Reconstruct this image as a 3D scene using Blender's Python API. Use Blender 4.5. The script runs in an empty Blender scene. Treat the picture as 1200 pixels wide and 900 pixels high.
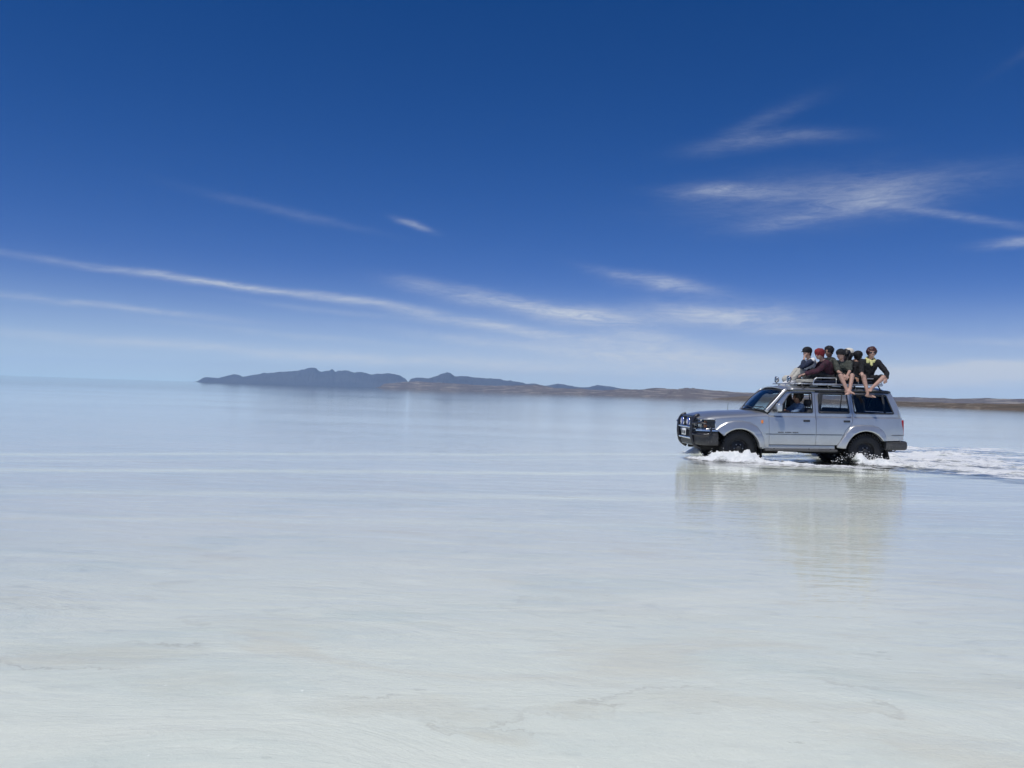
import bpy, bmesh, math, random
import numpy as np
from mathutils import Vector, Matrix, Quaternion
from mathutils import noise as mnoise
from mathutils.geometry import delaunay_2d_cdt
random.seed(7)
R = math.radians
S = bpy.context.scene
COL = S.collection

# ------------------------------------------------------------------ camera
CAMZ = 1.368                       # eye height above the water sheet (z = 0)
cam = bpy.data.cameras.new('camera'); cam.sensor_width = 36; cam.lens = 36 * 950 / 1200
cam.clip_start = 0.05; cam.clip_end = 200000
co = bpy.data.objects.new('camera', cam); COL.objects.link(co); S.camera = co
pitch = math.atan(9.3 / 950); roll = math.atan(.0325)
Zp = Vector((0, -math.sin(pitch), math.cos(pitch))); Fw = Vector((0, math.cos(pitch), math.sin(pitch))); Xw = Vector((1, 0, 0))
rt = Xw * math.cos(roll) + Zp * math.sin(roll); up = -Xw * math.sin(roll) + Zp * math.cos(roll)
co.matrix_world = Matrix(((rt.x, up.x, -Fw.x, 0), (rt.y, up.y, -Fw.y, 0), (rt.z, up.z, -Fw.z, CAMZ), (0, 0, 0, 1)))

# ------------------------------------------------------------------ light
SUN_EL, SUN_AZ = R(67), R(214)     # azimuth clockwise from +Y: behind the camera's left shoulder
sd = Vector((math.sin(SUN_AZ) * math.cos(SUN_EL), math.cos(SUN_AZ) * math.cos(SUN_EL), math.sin(SUN_EL)))
sl = bpy.data.lights.new('sun', 'SUN'); sl.energy = 3.05; sl.angle = R(.53); sl.color = (1, .965, .91)
so = bpy.data.objects.new('sun', sl); COL.objects.link(so); so.rotation_euler = sd.to_track_quat('Z', 'Y').to_euler(); so.location = (0, 0, 50)

S.view_settings.view_transform = 'Standard'; S.view_settings.look = 'None'
S.view_settings.exposure = 0.0; S.view_settings.gamma = 1; S.view_settings.use_curve_mapping = False
S.cycles.max_bounces = 10; S.cycles.transparent_max_bounces = 24; S.cycles.volume_bounces = 2
S.cycles.sample_clamp_indirect = 6; S.cycles.use_denoising = True

# ------------------------------------------------------------------ node helpers
class NT:
    def __init__(s, tree): s.t = tree; s.n = tree.nodes; s.l = tree.links
    def node(s, typ, ins=None, **kw):
        n = s.n.new(typ)
        for k, v in kw.items(): setattr(n, k, v)
        for k, v in (ins or {}).items(): s.put(n.inputs[k], v)
        return n
    def put(s, sock, v):
        if isinstance(v, bpy.types.NodeSocket): s.l.new(v, sock)
        elif isinstance(v, bpy.types.Node): s.l.new(v.outputs[0], sock)
        else:
            if sock.type == 'RGBA' and hasattr(v, '__len__') and len(v) == 3: v = (*v, 1)
            sock.default_value = v
    def m(s, op, a, b=0.0, c=0.0):
        n = s.node('ShaderNodeMath', operation=op)
        for i, v in enumerate((a, b, c)): s.put(n.inputs[i], v)
        return n.outputs[0]
    def add(s, a, b): return s.m('ADD', a, b)
    def sub(s, a, b): return s.m('SUBTRACT', a, b)
    def mul(s, a, b): return s.m('MULTIPLY', a, b)
    def rng(s, v, a, b, c=0.0, d=1.0, smooth=True):
        n = s.node('ShaderNodeMapRange', interpolation_type='SMOOTHSTEP' if smooth else 'LINEAR')
        for i, x in enumerate((v, a, b, c, d)): s.put(n.inputs[i], x)
        return n.outputs[0]
    def xyz(s, x, y, z=0.0):
        n = s.node('ShaderNodeCombineXYZ')
        for i, v in enumerate((x, y, z)): s.put(n.inputs[i], v)
        return n.outputs[0]
    def noise(s, vec, scale, detail=4, rough=.55, dist=0.0):
        n = s.node('ShaderNodeTexNoise', {'Vector': vec, 'Scale': scale, 'Detail': detail, 'Roughness': rough, 'Distortion': dist})
        return n.outputs['Fac']
    def mapv(s, vec, scale=(1, 1, 1), loc=(0, 0, 0), rot=(0, 0, 0)):
        return s.node('ShaderNodeMapping', {'Vector': vec, 'Scale': scale, 'Location': loc, 'Rotation': rot}).outputs[0]
    def mix(s, f, a, b, mode='MIX'):
        n = s.node('ShaderNodeMix', data_type='RGBA', blend_type=mode)
        s.put(n.inputs[0], f); s.put(n.inputs[6], a); s.put(n.inputs[7], b)
        return n.outputs[2]
    def ramp(s, v, pts):
        n = s.node('ShaderNodeValToRGB', {'Fac': v}); e = n.color_ramp.elements
        while len(e) < len(pts): e.new(.5)
        for i, (p, c) in enumerate(pts): e[i].position = p; e[i].color = (*c, 1)
        return n.outputs[0]

# ------------------------------------------------------------------ world: deep high-altitude sky with cirrus
W = bpy.data.worlds.new('World'); S.world = W; W.use_nodes = True
w = NT(W.node_tree); w.n.clear()
sky = w.node('ShaderNodeTexSky', sky_type='NISHITA', sun_disc=False)
sky.sun_elevation = SUN_EL; sky.sun_rotation = SUN_AZ; sky.altitude = 3650; sky.air_density = 1.0; sky.dust_density = 0.4; sky.ozone_density = 2.2
dirn = w.node('ShaderNodeNewGeometry').outputs['Incoming']
dirn = w.node('ShaderNodeVectorMath', {0: dirn, 1: (-1, -1, -1)}, operation='MULTIPLY').outputs[0]
sp = w.node('ShaderNodeSeparateXYZ', {0: dirn})
dx, dy, dz = sp.outputs
az = w.mul(w.m('ARCTAN2', dx, dy), 57.29578)
el = w.mul(w.m('ARCSINE', dz), 57.29578)
# each wisp: azimuth, elevation, half length, half width (degrees), tilt (degrees, + rises to the right), strength
CL = [(-22, 6.6, 12, .24, -3.6, .24), (-20, 6.55, 5, .22, -4, .44), (-10.5, 5.9, 4, .26, -4, .30), (-26.5, 4.55, 6.5, .22, -2.8, .36), (-20, 2.25, 15, .34, -1.6, .34), (-3, 1.9, 10, .45, -1, .34),
      (-14, 3.3, 9, .25, -3, .14), (-12, 5.1, 6, .2, -4, .12), (-5, 7.0, 3.5, .5, -7, .26), (2.4, 5.9, 5.2, .55, -5.5, .60), (5.5, 5.5, 3.0, .5, -4, .30), (-3.5, 4.9, 6, .35, -6, .28), (2, 4.2, 7, .35, -6, .30), (0.5, 3.2, 8, .35, -5, .26),
      (11.0, 7.7, 3.2, .50, -7, .38), (7.5, 8.4, 2.4, .3, -12, .16), (14.8, 5.7, 5.0, .75, -1.5, .56), (9.5, 4.0, 4.5, .6, -10, .34), (7.0, 3.0, 6, .6, -7, .34), (20, 4.6, 5, .3, -2, .22), (13, 2.9, 6, .4, -3, .26),
      (20.0, 13.3, 7.0, 1.4, 2, .15), (24.0, 13.0, 2.8, .85, 3, .24), (14.4, 13.9, 3.2, .42, -2, .30), (19.5, 12.1, 3.8, .4, 8, .16), (28.5, 11.7, 3.2, .24, -14, .20), (27, 14, 6, .8, 0, .07),
      (15.6, 17.0, 3.2, .5, 5, .15), (19.8, 17.2, 3.0, .4, -4, .10), (17, 18.4, 3, .5, 20, .07), (-7.3, 11.4, 1.2, .22, -16, .30), (32.0, 9.9, 1.8, .3, 2, .40), (-16, 11.6, 5, .3, -8, .08),
      (15, 1.9, 12, .7, -1, .40), (28.5, 2.0, 4.5, .45, 1, 1.5), (32.5, 2.5, 3.5, .35, -2, 1.0), (24, 1.3, 6, .35, 0, .6), (34, 3.9, 5, .25, -3, .26),
      (33.5, 21.5, 3, .3, 30, .04)]
wn = w.noise(w.mapv(w.xyz(az, el, 0), (.14, .55, 1), rot=(0, 0, R(-3))), 1.0, 9, .64, .9)
wn2 = w.noise(w.mapv(w.xyz(az, el, 3.0), (.40, 2.4, 1), rot=(0, 0, R(-3))), 1.0, 10, .72, 1.3)
warp = w.mul(w.sub(w.noise(w.mapv(w.xyz(az, el, 9.0), (.16, .4, 1)), 1.0, 5, .6), .5), 2.2)
tot = None
for (a, e, L, Wd, t, st) in CL:
    c, s_ = math.cos(R(t)), math.sin(R(t))
    da = w.sub(az, a); de = w.sub(w.add(el, w.mul(warp, min(.8, .15 + Wd * .6))), e)
    u = w.mul(w.add(w.mul(da, c), w.mul(de, s_)), 1 / L)
    v = w.mul(w.sub(w.mul(de, c), w.mul(da, s_)), 1 / Wd)
    g = w.m('EXPONENT', w.mul(w.add(w.mul(u, u), w.mul(v, v)), -1.0))
    g = w.mul(g, st)
    tot = g if tot is None else w.add(tot, g)
wisp = w.mul(w.rng(w.add(w.mul(wn, .55), w.mul(wn2, .6)), .32, .84, .16, 1.0), 1.6)
# the same thin cirrus goes on round the rest of the sky
rest = w.mul(w.rng(w.m('ABSOLUTE', az), 36, 50), w.mul(w.rng(w.noise(w.mapv(w.xyz(az, el, 5.0), (.035, .12, 1)), 1.0, 2), .52, .72), w.mul(w.rng(el, 1, 8), w.rng(el, 45, 18))))
veil = w.mul(w.mul(w.rng(el, 7.5, 0), w.rng(az, -40, 20)), .34)
fac = w.add(w.mul(w.add(tot, w.mul(rest, .3)), wisp), w.mul(veil, w.add(.55, w.mul(wn, .9))))
fac = w.m('MINIMUM', w.mul(fac, w.rng(el, -.5, .4)), .85)
skyc = w.node('ShaderNodeHueSaturation', {'Saturation': 1.4, 'Value': 1.0, 'Color': sky.outputs[0]}).outputs[0]
skyc = w.mix(1.0, skyc, (.92, .69, .95), 'MULTIPLY')
hz = w.m('POWER', w.rng(w.m('ABSOLUTE', el), 9.0, 0.0, 0, 1, False), 2.2)
skyc = w.mix(w.mul(hz, .85), skyc, (5.2, 7.8, 9.3))
skyc = w.mix(fac, skyc, (7.1, 7.6, 8.3))
bg = w.node('ShaderNodeBackground', {'Color': skyc, 'Strength': 0.085})
w.l.new(bg.outputs[0], w.node('ShaderNodeOutputWorld').inputs[0])

# ------------------------------------------------------------------ materials
def new_mat(name):
    m = bpy.data.materials.new(name); m.use_nodes = True
    n = NT(m.node_tree); n.n.clear()
    out = n.node('ShaderNodeOutputMaterial')
    return m, n, out
def pm(name, col, rough=.5, metal=0.0, var=.2, scale=8.0, bump=0.0, coat=0.0, dirt=None, sss=0.0, bscale=60.0, sheen=0.0):
    m, n, out = new_mat(name)
    tc = n.node('ShaderNodeTexCoord').outputs['Object']
    f = n.noise(tc, scale, 5, .6)
    c = n.mix(n.rng(f, .3, .7), tuple(x * (1 - var) for x in col), tuple(min(1, x * (1 + var)) for x in col))
    if dirt:
        spl = n.noise(n.mapv(tc, (1, 1, .6)), 38, 5, .75)
        z = n.node('ShaderNodeSeparateXYZ', {0: tc}).outputs[2]
        df = n.mul(n.add(n.rng(n.add(z, n.mul(n.noise(tc, 5, 6, .7), .35)), dirt[2], dirt[3]), n.mul(n.rng(spl, .54, .66), n.rng(z, dirt[2] + .25, dirt[3] + .1))), dirt[1])
        c = n.mix(df, c, dirt[0])
    ins = {'Base Color': c, 'Roughness': n.rng(f, .3, .7, rough * .85, min(1, rough * 1.15)), 'Metallic': metal, 'Coat Weight': coat, 'Coat Roughness': .08}
    p = n.node('ShaderNodeBsdfPrincipled', ins)
    if sss: p.inputs['Subsurface Weight'].default_value = sss; p.inputs['Subsurface Radius'].default_value = (.02, .008, .004)
    if sheen: p.inputs['Sheen Weight'].default_value = sheen
    if dirt: n.put(p.inputs['Roughness'], n.add(n.mul(df, .4), rough)); n.put(p.inputs['Metallic'], n.mul(n.sub(1.0, df), metal))
    if bump:
        b = n.node('ShaderNodeBump', {'Height': n.noise(tc, bscale, 4, .6), 'Strength': 1.0, 'Distance': bump}); n.l.new(b.outputs[0], p.inputs['Normal'])
    n.l.new(p.outputs[0], out.inputs[0])
    return m
def glassm(name, tint, rough=.01, refl=1.0):
    m, n, out = new_mat(name)
    fr = n.node('ShaderNodeFresnel', {'IOR': 1.5}).outputs[0]
    t = n.node('ShaderNodeBsdfTransparent', {'Color': tint}); g = n.node('ShaderNodeBsdfGlossy', {'Color': (1, 1, 1), 'Roughness': rough})
    x = n.node('ShaderNodeMixShader', {0: n.mul(fr, refl), 1: t.outputs[0], 2: g.outputs[0]}); n.l.new(x.outputs[0], out.inputs[0])
    return m
M = {}
M['paint'] = pm('silver_paint', (.56, .57, .565), .30, .74, .04, 3, coat=.55, dirt=((.50, .49, .46), .50, .95, .35))
M['plastic'] = pm('black_plastic', (.028, .028, .03), .55, 0, .25, 12, bump=.001, dirt=((.28, .27, .25), .30, .9, .4))
M['bar'] = pm('black_tube', (.018, .018, .024), .32, 0, .2, 12, coat=.3)
M['trim'] = pm('dark_trim', (.03, .032, .036), .5)
M['chrome'] = pm('chrome', (.75, .76, .78), .16, 1.0, .05)
M['steel'] = pm('rack_steel', (.50, .52, .55), .38, .8, .12, 15)
M['rubber'] = pm('tyre_rubber', (.014, .014, .015), .6, 0, .3, 20, bump=.002)
M['rim'] = pm('steel_rim', (.035, .036, .038), .5, .3, .2, 14)
M['under'] = pm('underbody', (.02, .019, .018), .85)
M['inside'] = pm('interior_trim', (.05, .052, .056), .75)
M['liner'] = pm('roof_liner', (.42, .42, .41), .85)
M['seat'] = pm('seat_fabric', (.07, .075, .085), .9, bump=.002)
M['orange'] = pm('orange_lens', (.75, .22, .03), .2, coat=.6)
M['red'] = pm('red_lens', (.32, .02, .015), .2, coat=.7)
M['white'] = pm('white_plate', (.75, .76, .75), .4)
M['blue'] = pm('blue_cover', (.03, .06, .30), .35, coat=.3)
M['glass'] = glassm('window_glass', (.90, .93, .93)); M['tint'] = glassm('tinted_glass', (.84, .87, .88)); M['wsg'] = glassm('windshield_glass', (.55, .66, .66))
M['lensg'] = glassm('lamp_glass', (.85, .87, .88), .03)

def salt_bed_mat():
    m, n, out = new_mat('salt_crust')
    P = n.node('ShaderNodeNewGeometry').outputs['Position']
    s3 = n.node('ShaderNodeSeparateXYZ', {0: P}); X, Y = s3.outputs[0], s3.outputs[1]
    dist = n.node('ShaderNodeVectorMath', {0: P}, operation='LENGTH').outputs['Value']
    near = n.rng(dist, 60, 9)
    big = n.noise(n.mapv(P, (.10, .22, 1)), 1.0, 5, .6, .6)
    mid = n.noise(n.mapv(P, (.55, 1.3, 1)), 1.0, 6, .62, .7)
    fine = n.noise(n.mapv(P, (1.0, 1.4, 1)), 7.0, 6, .68)
    spk = n.noise(P, 34.0, 3, .6)
    c = n.mix(n.rng(big, .32, .68), (.645, .665, .645), (.70, .70, .672))
    c = n.mix(n.mul(n.rng(mid, .49, .68), .5), c, (.55, .60, .60))
    c = n.mix(n.mul(n.rng(n.noise(n.mapv(P, (.35, .8, 1), loc=(7, 3, 0)), 1.0, 6, .65, 1.0), .54, .68), .40), c, (.60, .56, .50))
    c = n.mix(n.mul(n.rng(fine, .56, .76), .20), c, (.46, .46, .44))
    # scattered pits of darker mud, elongated lips and painted crystal glints
    v = n.node('ShaderNodeTexVoronoi', {'Vector': n.mapv(n.node('ShaderNodeVectorMath', {0: P, 1: n.xyz(n.mul(fine, .25), n.mul(mid, .3))}, operation='ADD').outputs[0], (1.0, 1.9, 1)), 'Scale': 4.2, 'Randomness': 1.0})
    pk = n.rng(n.noise(n.mapv(P, (.6, .9, 1), loc=(2, 9, 0)), 1.0, 3, .5), .40, .56)
    pit = n.mul(n.mul(n.rng(v.outputs['Distance'], .16, .02), pk), n.rng(n.node('ShaderNodeSeparateColor', {0: v.outputs['Color']}).outputs[0], .45, .75))
    blot = n.mul(n.rng(n.noise(n.mapv(P, (1.6, 2.6, 1), loc=(4, 4, 0)), 2.0, 3, .5, .4), .60, .74), n.rng(n.noise(P, .5, 3, .5), .42, .6))
    c = n.mix(n.mul(blot, .34), c, (.40, .41, .40))
    c = n.mix(n.mul(pit, .22), c, (.34, .33, .31))
    jx = n.mul(n.sub(n.noise(P, 1.6, 6, .7), .5), .75); jy = n.mul(n.sub(n.noise(n.mapv(P, (1, 1, 1), loc=(9, 2, 1)), 1.6, 6, .7), .5), .75)
    for (sx, sy, rx, ry, st) in ((-2.15, 4.35, .55, .22, .55), (-1.5, 4.0, .4, .15, .3), (-.45, 3.75, .5, .16, .42), (-.15, 3.5, .25, .10, .6), (.30, 3.78, .22, .11, .55), (1.15, 3.9, .8, .14, .4), (2.4, 4.3, .7, .2, .35), (-3.4, 5.4, 1.0, .3, .25), (-1.4, 5.0, .6, .2, .2), (.9, 5.6, .9, .25, .2)):
        qx = n.mul(n.add(n.sub(X, sx), jx), 1 / rx); qy = n.mul(n.add(n.sub(Y, sy), jy), 1 / ry)
        q = n.m('SQRT', n.add(n.mul(qx, qx), n.mul(qy, qy)))
        c = n.mix(n.mul(n.rng(q, 1.3, .2), st * .55), c, (.52, .475, .40))
        c = n.mix(n.mul(n.mul(n.rng(q, .86, 1.0), n.rng(q, 1.06, 1.0)), n.mul(n.rng(n.noise(P, 1.3, 3, .5), .45, .6), st * .7)), c, (.30, .27, .25))
    cry_glint = n.mul(n.rng(spk, .70, .76), n.rng(mid, .42, .6))
    c = n.mix(n.mul(cry_glint, .9), c, (.93, .93, .92))  # white specks stand for salt crystals and the sun's glints on them
    # pale ridges pushed up along old tyre tracks
    wav = n.mul(n.sub(n.noise(n.mapv(P, (.25, .1, 1)), 1.0, 5, .6), .5), 1.1)
    for (sl_, y0, wd, st) in ((.42, 19.1, .60, 1.0), (.42, 17.6, .3, .5), (.27, 14.7, .45, .8), (.16, 11.3, .45, .45), (.10, 9.0, .3, .25)):
        dd = n.m('ABSOLUTE', n.sub(n.add(Y, wav), n.add(n.mul(X, sl_), y0)))
        k = n.mul(n.rng(dd, wd, .0), n.add(.35, n.mul(n.noise(n.mapv(P, (.5, 3, 1)), 1.0, 5), .9)))
        c = n.mix(n.mul(k, st), c, (.90, .90, .76))
    hgt = n.add(n.add(n.mul(mid, 1.1), n.mul(fine, .16)), n.add(n.mul(n.mul(pit, -1.0), .08), n.mul(spk, .03)))
    b = n.node('ShaderNodeBump', {'Height': hgt, 'Strength': near, 'Distance': .05})
    p = n.node('ShaderNodeBsdfPrincipled', {'Base Color': c, 'Roughness': .8, 'Normal': b.outputs[0]})
    n.l.new(p.outputs[0], out.inputs[0]); return m
def water_mat():
    m, n, out = new_mat('brine')
    P = n.node('ShaderNodeNewGeometry').outputs['Position']
    dist = n.node('ShaderNodeVectorMath', {0: P}, operation='LENGTH').outputs['Value']
    wind = n.noise(n.mapv(P, (.035, .16, 1)), 1.0, 5, .6, .4)
    r1 = n.noise(n.mapv(P, (1.0, 3.6, 1), rot=(0, 0, R(5))), 1.0, 4, .55, .3)
    r2 = n.noise(n.mapv(P, (5, 15, 1), rot=(0, 0, R(-4))), 1.0, 3, .5)
    h = n.add(n.mul(r1, .75), n.mul(r2, .18))
    b = n.node('ShaderNodeBump', {'Height': h, 'Strength': n.mul(n.rng(dist, 140, 12), n.rng(wind, .3, .7, .45, 1.0)), 'Distance': .016})
    rough = n.m('MINIMUM', n.add(n.rng(dist, 14, 200, .02, .07), n.rng(wind, .35, .7, 0, .04)), n.m('SQRT', n.m('DIVIDE', .95, dist)))      # ripples flatten to a mirror towards the horizon
    fr = n.node('ShaderNodeFresnel', {'IOR': 1.333, 'Normal': b.outputs[0]}).outputs[0]
    tr = n.node('ShaderNodeBsdfTransparent', {'Color': (.955, .985, .98)})
    gl = n.node('ShaderNodeBsdfGlossy', {'Color': (1, 1, 1), 'Roughness': rough, 'Normal': b.outputs[0]}, distribution='MULTI_GGX')
    wat = n.node('ShaderNodeMixShader', {0: fr, 1: tr.outputs[0], 2: gl.outputs[0]})
    fo = n.node('ShaderNodeAttribute', attribute_name='foam').outputs['Fac']
    fn = n.noise(n.mapv(P, (4, 9, 7)), 1.0, 7, .7, .5)
    fo = n.rng(n.add(fo, n.mul(n.sub(fn, .5), 1.25)), .34, .80)
    fo = n.mul(fo, n.rng(n.node('ShaderNodeAttribute', attribute_name='foam').outputs['Fac'], .02, .16))
    fc = n.mix(n.rng(n.noise(P, 9, 5, .7), .35, .7), (.84, .87, .86), (.96, .965, .96))
    fb = n.node('ShaderNodeBump', {'Height': n.noise(P, 22, 5, .75), 'Strength': .8, 'Distance': .03})
    fm = n.node('ShaderNodeBsdfPrincipled', {'Base Color': fc, 'Roughness': .55, 'Normal': fb.outputs[0]})
    x = n.node('ShaderNodeMixShader', {0: n.mul(fo, .93), 1: wat.outputs[0], 2: fm.outputs[0]})
    n.l.new(x.outputs[0], out.inputs[0]); return m
def land_mat(name, a, b, c, sc, sandy=0.0, sand=(.42, .36, .27)):
    m, n, out = new_mat(name)
    P = n.node('ShaderNodeNewGeometry').outputs['Position']
    f = n.noise(n.mapv(P, (sc, sc, sc * 6)), 1.0, 8, .65); g = n.noise(n.mapv(P, (sc * 5, sc * 5, sc * 20)), 1.0, 6, .7)
    col = n.mix(n.rng(f, .38, .62), a, b); col = n.mix(n.mul(n.rng(g, .5, .7), .6), col, c)
    if sandy:
        col = n.mix(n.mul(n.rng(n.noise(n.mapv(P, (sc * 2, sc * 2, sc * 45), loc=(5, 1, 2)), 1.0, 5, .6), .52, .62), sandy), col, sand)
    p = n.node('ShaderNodeBsdfPrincipled', {'Base Color': col, 'Roughness': .95, 'Specular IOR Level': .1}); n.l.new(p.outputs[0], out.inputs[0]); return m
M['bed'] = salt_bed_mat(); M['water'] = water_mat()
M['mount'] = land_mat('mountain_rock_hazed', (.035, .036, .050), (.055, .053, .064), (.024, .027, .034), .0012)  # rock colours lean blue, a little of the haze put into them
M['brown'] = land_mat('dry_brown_hills', (.105, .078, .066), (.145, .112, .088), (.055, .052, .042), .003, .55)
M['shore'] = land_mat('dry_shore_scrub', (.10, .078, .055), (.15, .115, .08), (.05, .055, .032), .02, .3)
M['spray'] = pm('spray_white', (.90, .92, .92), .3)

# ------------------------------------------------------------------ object helpers
def tag(o, label=None, cat=None, group=None, kind=None):
    if label: o['label'] = label
    if cat: o['category'] = cat
    if group: o['group'] = group
    if kind: o['kind'] = kind
    return o
def empty(name, loc=(0, 0, 0), rot=(0, 0, 0), parent=None):
    o = bpy.data.objects.new(name, None); COL.objects.link(o); o.location = loc; o.rotation_euler = rot; o.empty_display_size = .1
    if parent: o.parent = parent
    return o
def mesh_obj(name, verts, faces, mats, parent=None, smooth=True, midx=None, loc=None):
    me = bpy.data.meshes.new(name); me.from_pydata([tuple(v) for v in verts], [], faces)
    for m in (mats if isinstance(mats, (list, tuple)) else [mats]): me.materials.append(m)
    if midx: me.polygons.foreach_set('material_index', midx)
    if smooth: me.polygons.foreach_set('use_smooth', [True] * len(me.polygons))
    me.update()
    o = bpy.data.objects.new(name, me); COL.objects.link(o)
    if parent: o.parent = parent
    if loc: o.location = loc
    return o
def bm_obj(name, bm, mats, parent=None, smooth=True, angle=None):
    me = bpy.data.meshes.new(name)
    bmesh.ops.recalc_face_normals(bm, faces=bm.faces[:])
    if smooth:
        for f in bm.faces: f.smooth = True
    if angle is not None:
        for e in bm.edges:
            if len(e.link_faces) == 2 and e.calc_face_angle(0) > R(angle): e.smooth = False
    bm.to_mesh(me); bm.free()
    for m in (mats if isinstance(mats, (list, tuple)) else [mats]): me.materials.append(m)
    o = bpy.data.objects.new(name, me); COL.objects.link(o)
    if parent: o.parent = parent
    return o
def rbox(bm, c, size, bev=.01, seg=2, rot=None, mi=0):
    r = bmesh.ops.create_cube(bm, size=1); vs = r['verts']
    for v in vs: v.co = Vector((v.co.x * size[0], v.co.y * size[1], v.co.z * size[2]))
    es = list({e for v in vs for e in v.link_edges})
    if bev: 
        rr = bmesh.ops.bevel(bm, geom=es, offset=bev, segments=seg, affect='EDGES', profile=.5)
        vs = list({v for f in rr['faces'] for v in f.verts} | {v for v in vs if v.is_valid})
    Mx = Matrix.Translation(c) @ (rot.to_matrix().to_4x4() if rot else Matrix())
    for v in vs: v.co = Mx @ v.co
    for f in {f for v in vs for f in v.link_faces}: f.material_index = mi
    return vs
def smooth_path(pts, n=6):
    out = []; P = [Vector(p) for p in pts]
    for i in range(len(P) - 1):
        p0 = P[max(i - 1, 0)]; p1 = P[i]; p2 = P[i + 1]; p3 = P[min(i + 2, len(P) - 1)]
        for k in range(n):
            t = k / n
            out.append(.5 * ((2 * p1) + (p2 - p0) * t + (2 * p0 - 5 * p1 + 4 * p2 - p3) * t * t + (3 * p1 - p0 - 3 * p2 + p3) * t ** 3))
    out.append(P[-1]); return out
def tube(bm, pts, r, seg=8, n=5, smooth=True):
    path = smooth_path(pts, n) if smooth else [Vector(p) for p in pts]
    rs = [r] * len(path) if not hasattr(r, '__len__') else [r[0] + (r[1] - r[0]) * i / (len(path) - 1) for i in range(len(path))]
    prev = None; rings = []
    t = (path[1] - path[0]).normalized(); ref = Vector((0, 0, 1)) if abs(t.z) < .9 else Vector((1, 0, 0)); nrm = t.cross(ref).normalized()
    for i, p in enumerate(path):
        t = (path[min(i + 1, len(path) - 1)] - path[max(i - 1, 0)]).normalized()
        nrm = (nrm - t * nrm.dot(t)).normalized(); b = t.cross(nrm)
        rings.append([bm.verts.new(p + (nrm * math.cos(a) + b * math.sin(a)) * rs[i]) for a in [2 * math.pi * k / seg for k in range(seg)]])
    for a, b in zip(rings, rings[1:]):
        for k in range(seg): bm.faces.new((a[k], a[(k + 1) % seg], b[(k + 1) % seg], b[k]))
    bm.faces.new(rings[0][::-1]); bm.faces.new(rings[-1])
def lathe_y(bm, prof, c, seg=40, mi=0):
    """prof: list of (radius, y); revolved about the y axis through c"""
    rings = []
    for r, y in prof:
        rings.append([bm.verts.new((c[0] + r * math.cos(2 * math.pi * k / seg), c[1] + y, c[2] + r * math.sin(2 * math.pi * k / seg))) for k in range(seg)])
    for a, b in zip(rings, rings[1:]):
        for k in range(seg): bm.faces.new((a[k], a[(k + 1) % seg], b[(k + 1) % seg], b[k])).material_index = mi
def interp(x, t):
    if x <= t[0][0]: return t[0][1]
    for (a, b), (c, d) in zip(t, t[1:]):
        if x <= c: return b + (d - b) * (x - a) / (c - a)
    return t[-1][1]
def inpoly(x, y, P):
    c = False; j = len(P) - 1
    for i in range(len(P)):
        if (P[i][1] > y) != (P[j][1] > y) and x < (P[j][0] - P[i][0]) * (y - P[i][1]) / (P[j][1] - P[i][1]) + P[i][0]: c = not c
        j = i
    return c
def dens(P, step=.05, closed=True):
    out = []
    for i in range(len(P) if closed else len(P) - 1):
        a = Vector(P[i]); b = Vector(P[(i + 1) % len(P)]); k = max(1, int((b - a).length / step))
        out += [tuple(a + (b - a) * j / k) for j in range(k)]
    if not closed: out.append(tuple(P[-1]))
    return out
def roundc(P, rad=.04, n=4):
    out = []
    for i in range(len(P)):
        a, b, c = Vector(P[i - 1]), Vector(P[i]), Vector(P[(i + 1) % len(P)])
        d1, d2 = (a - b), (c - b); r = min(rad, d1.length * .45, d2.length * .45)
        p, q = b + d1.normalized() * r, b + d2.normalized() * r
        for k in range(n + 1):
            t = k / n; out.append(tuple(p * (1 - t) ** 2 + b * 2 * t * (1 - t) + q * t * t))
    return out
def arc(cx, cz, r, a0, a1, n=22): return [(cx + r * math.cos(R(a0 + (a1 - a0) * k / n)), cz + r * math.sin(R(a0 + (a1 - a0) * k / n))) for k in range(n + 1)]

# ------------------------------------------------------------------ noise on arrays
def _h(ix, iy, s):
    n = (ix.astype(np.int64) * 374761393 + iy.astype(np.int64) * 668265263 + s * 69069) & 0xffffffff
    n = ((n ^ (n >> 13)) * 1274126177) & 0xffffffff
    return ((n ^ (n >> 16)) & 0xffff) / 65535.0
def vnoise(x, y, s=0):
    ix = np.floor(x); iy = np.floor(y); fx = x - ix; fy = y - iy; fx = fx * fx * (3 - 2 * fx); fy = fy * fy * (3 - 2 * fy)
    a = _h(ix, iy, s); b = _h(ix + 1, iy, s); c = _h(ix, iy + 1, s); d = _h(ix + 1, iy + 1, s)
    return (a + (b - a) * fx) * (1 - fy) + (c + (d - c) * fx) * fy
def fbm(x, y, o=5, s=0, g=.55):
    t = 0; a = 1; n = 0
    for k in range(o): t = t + a * vnoise(x * 2 ** k + 17.3 * k, y * 2 ** k - 9.1 * k, s + k); n += a; a *= g
    return t / n
def sstep(a, b, x): t = np.clip((x - a) / (b - a), 0, 1); return t * t * (3 - 2 * t)

# ------------------------------------------------------------------ car placement
YAW, PITCH = R(4), -.0157
CARP = Vector((6.535, 19.05, -.10))
CARR = (0, PITCH, YAW)
CARM = Matrix.Translation(CARP) @ Matrix.Rotation(YAW, 4, 'Z') @ Matrix.Rotation(PITCH, 4, 'Y')

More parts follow.
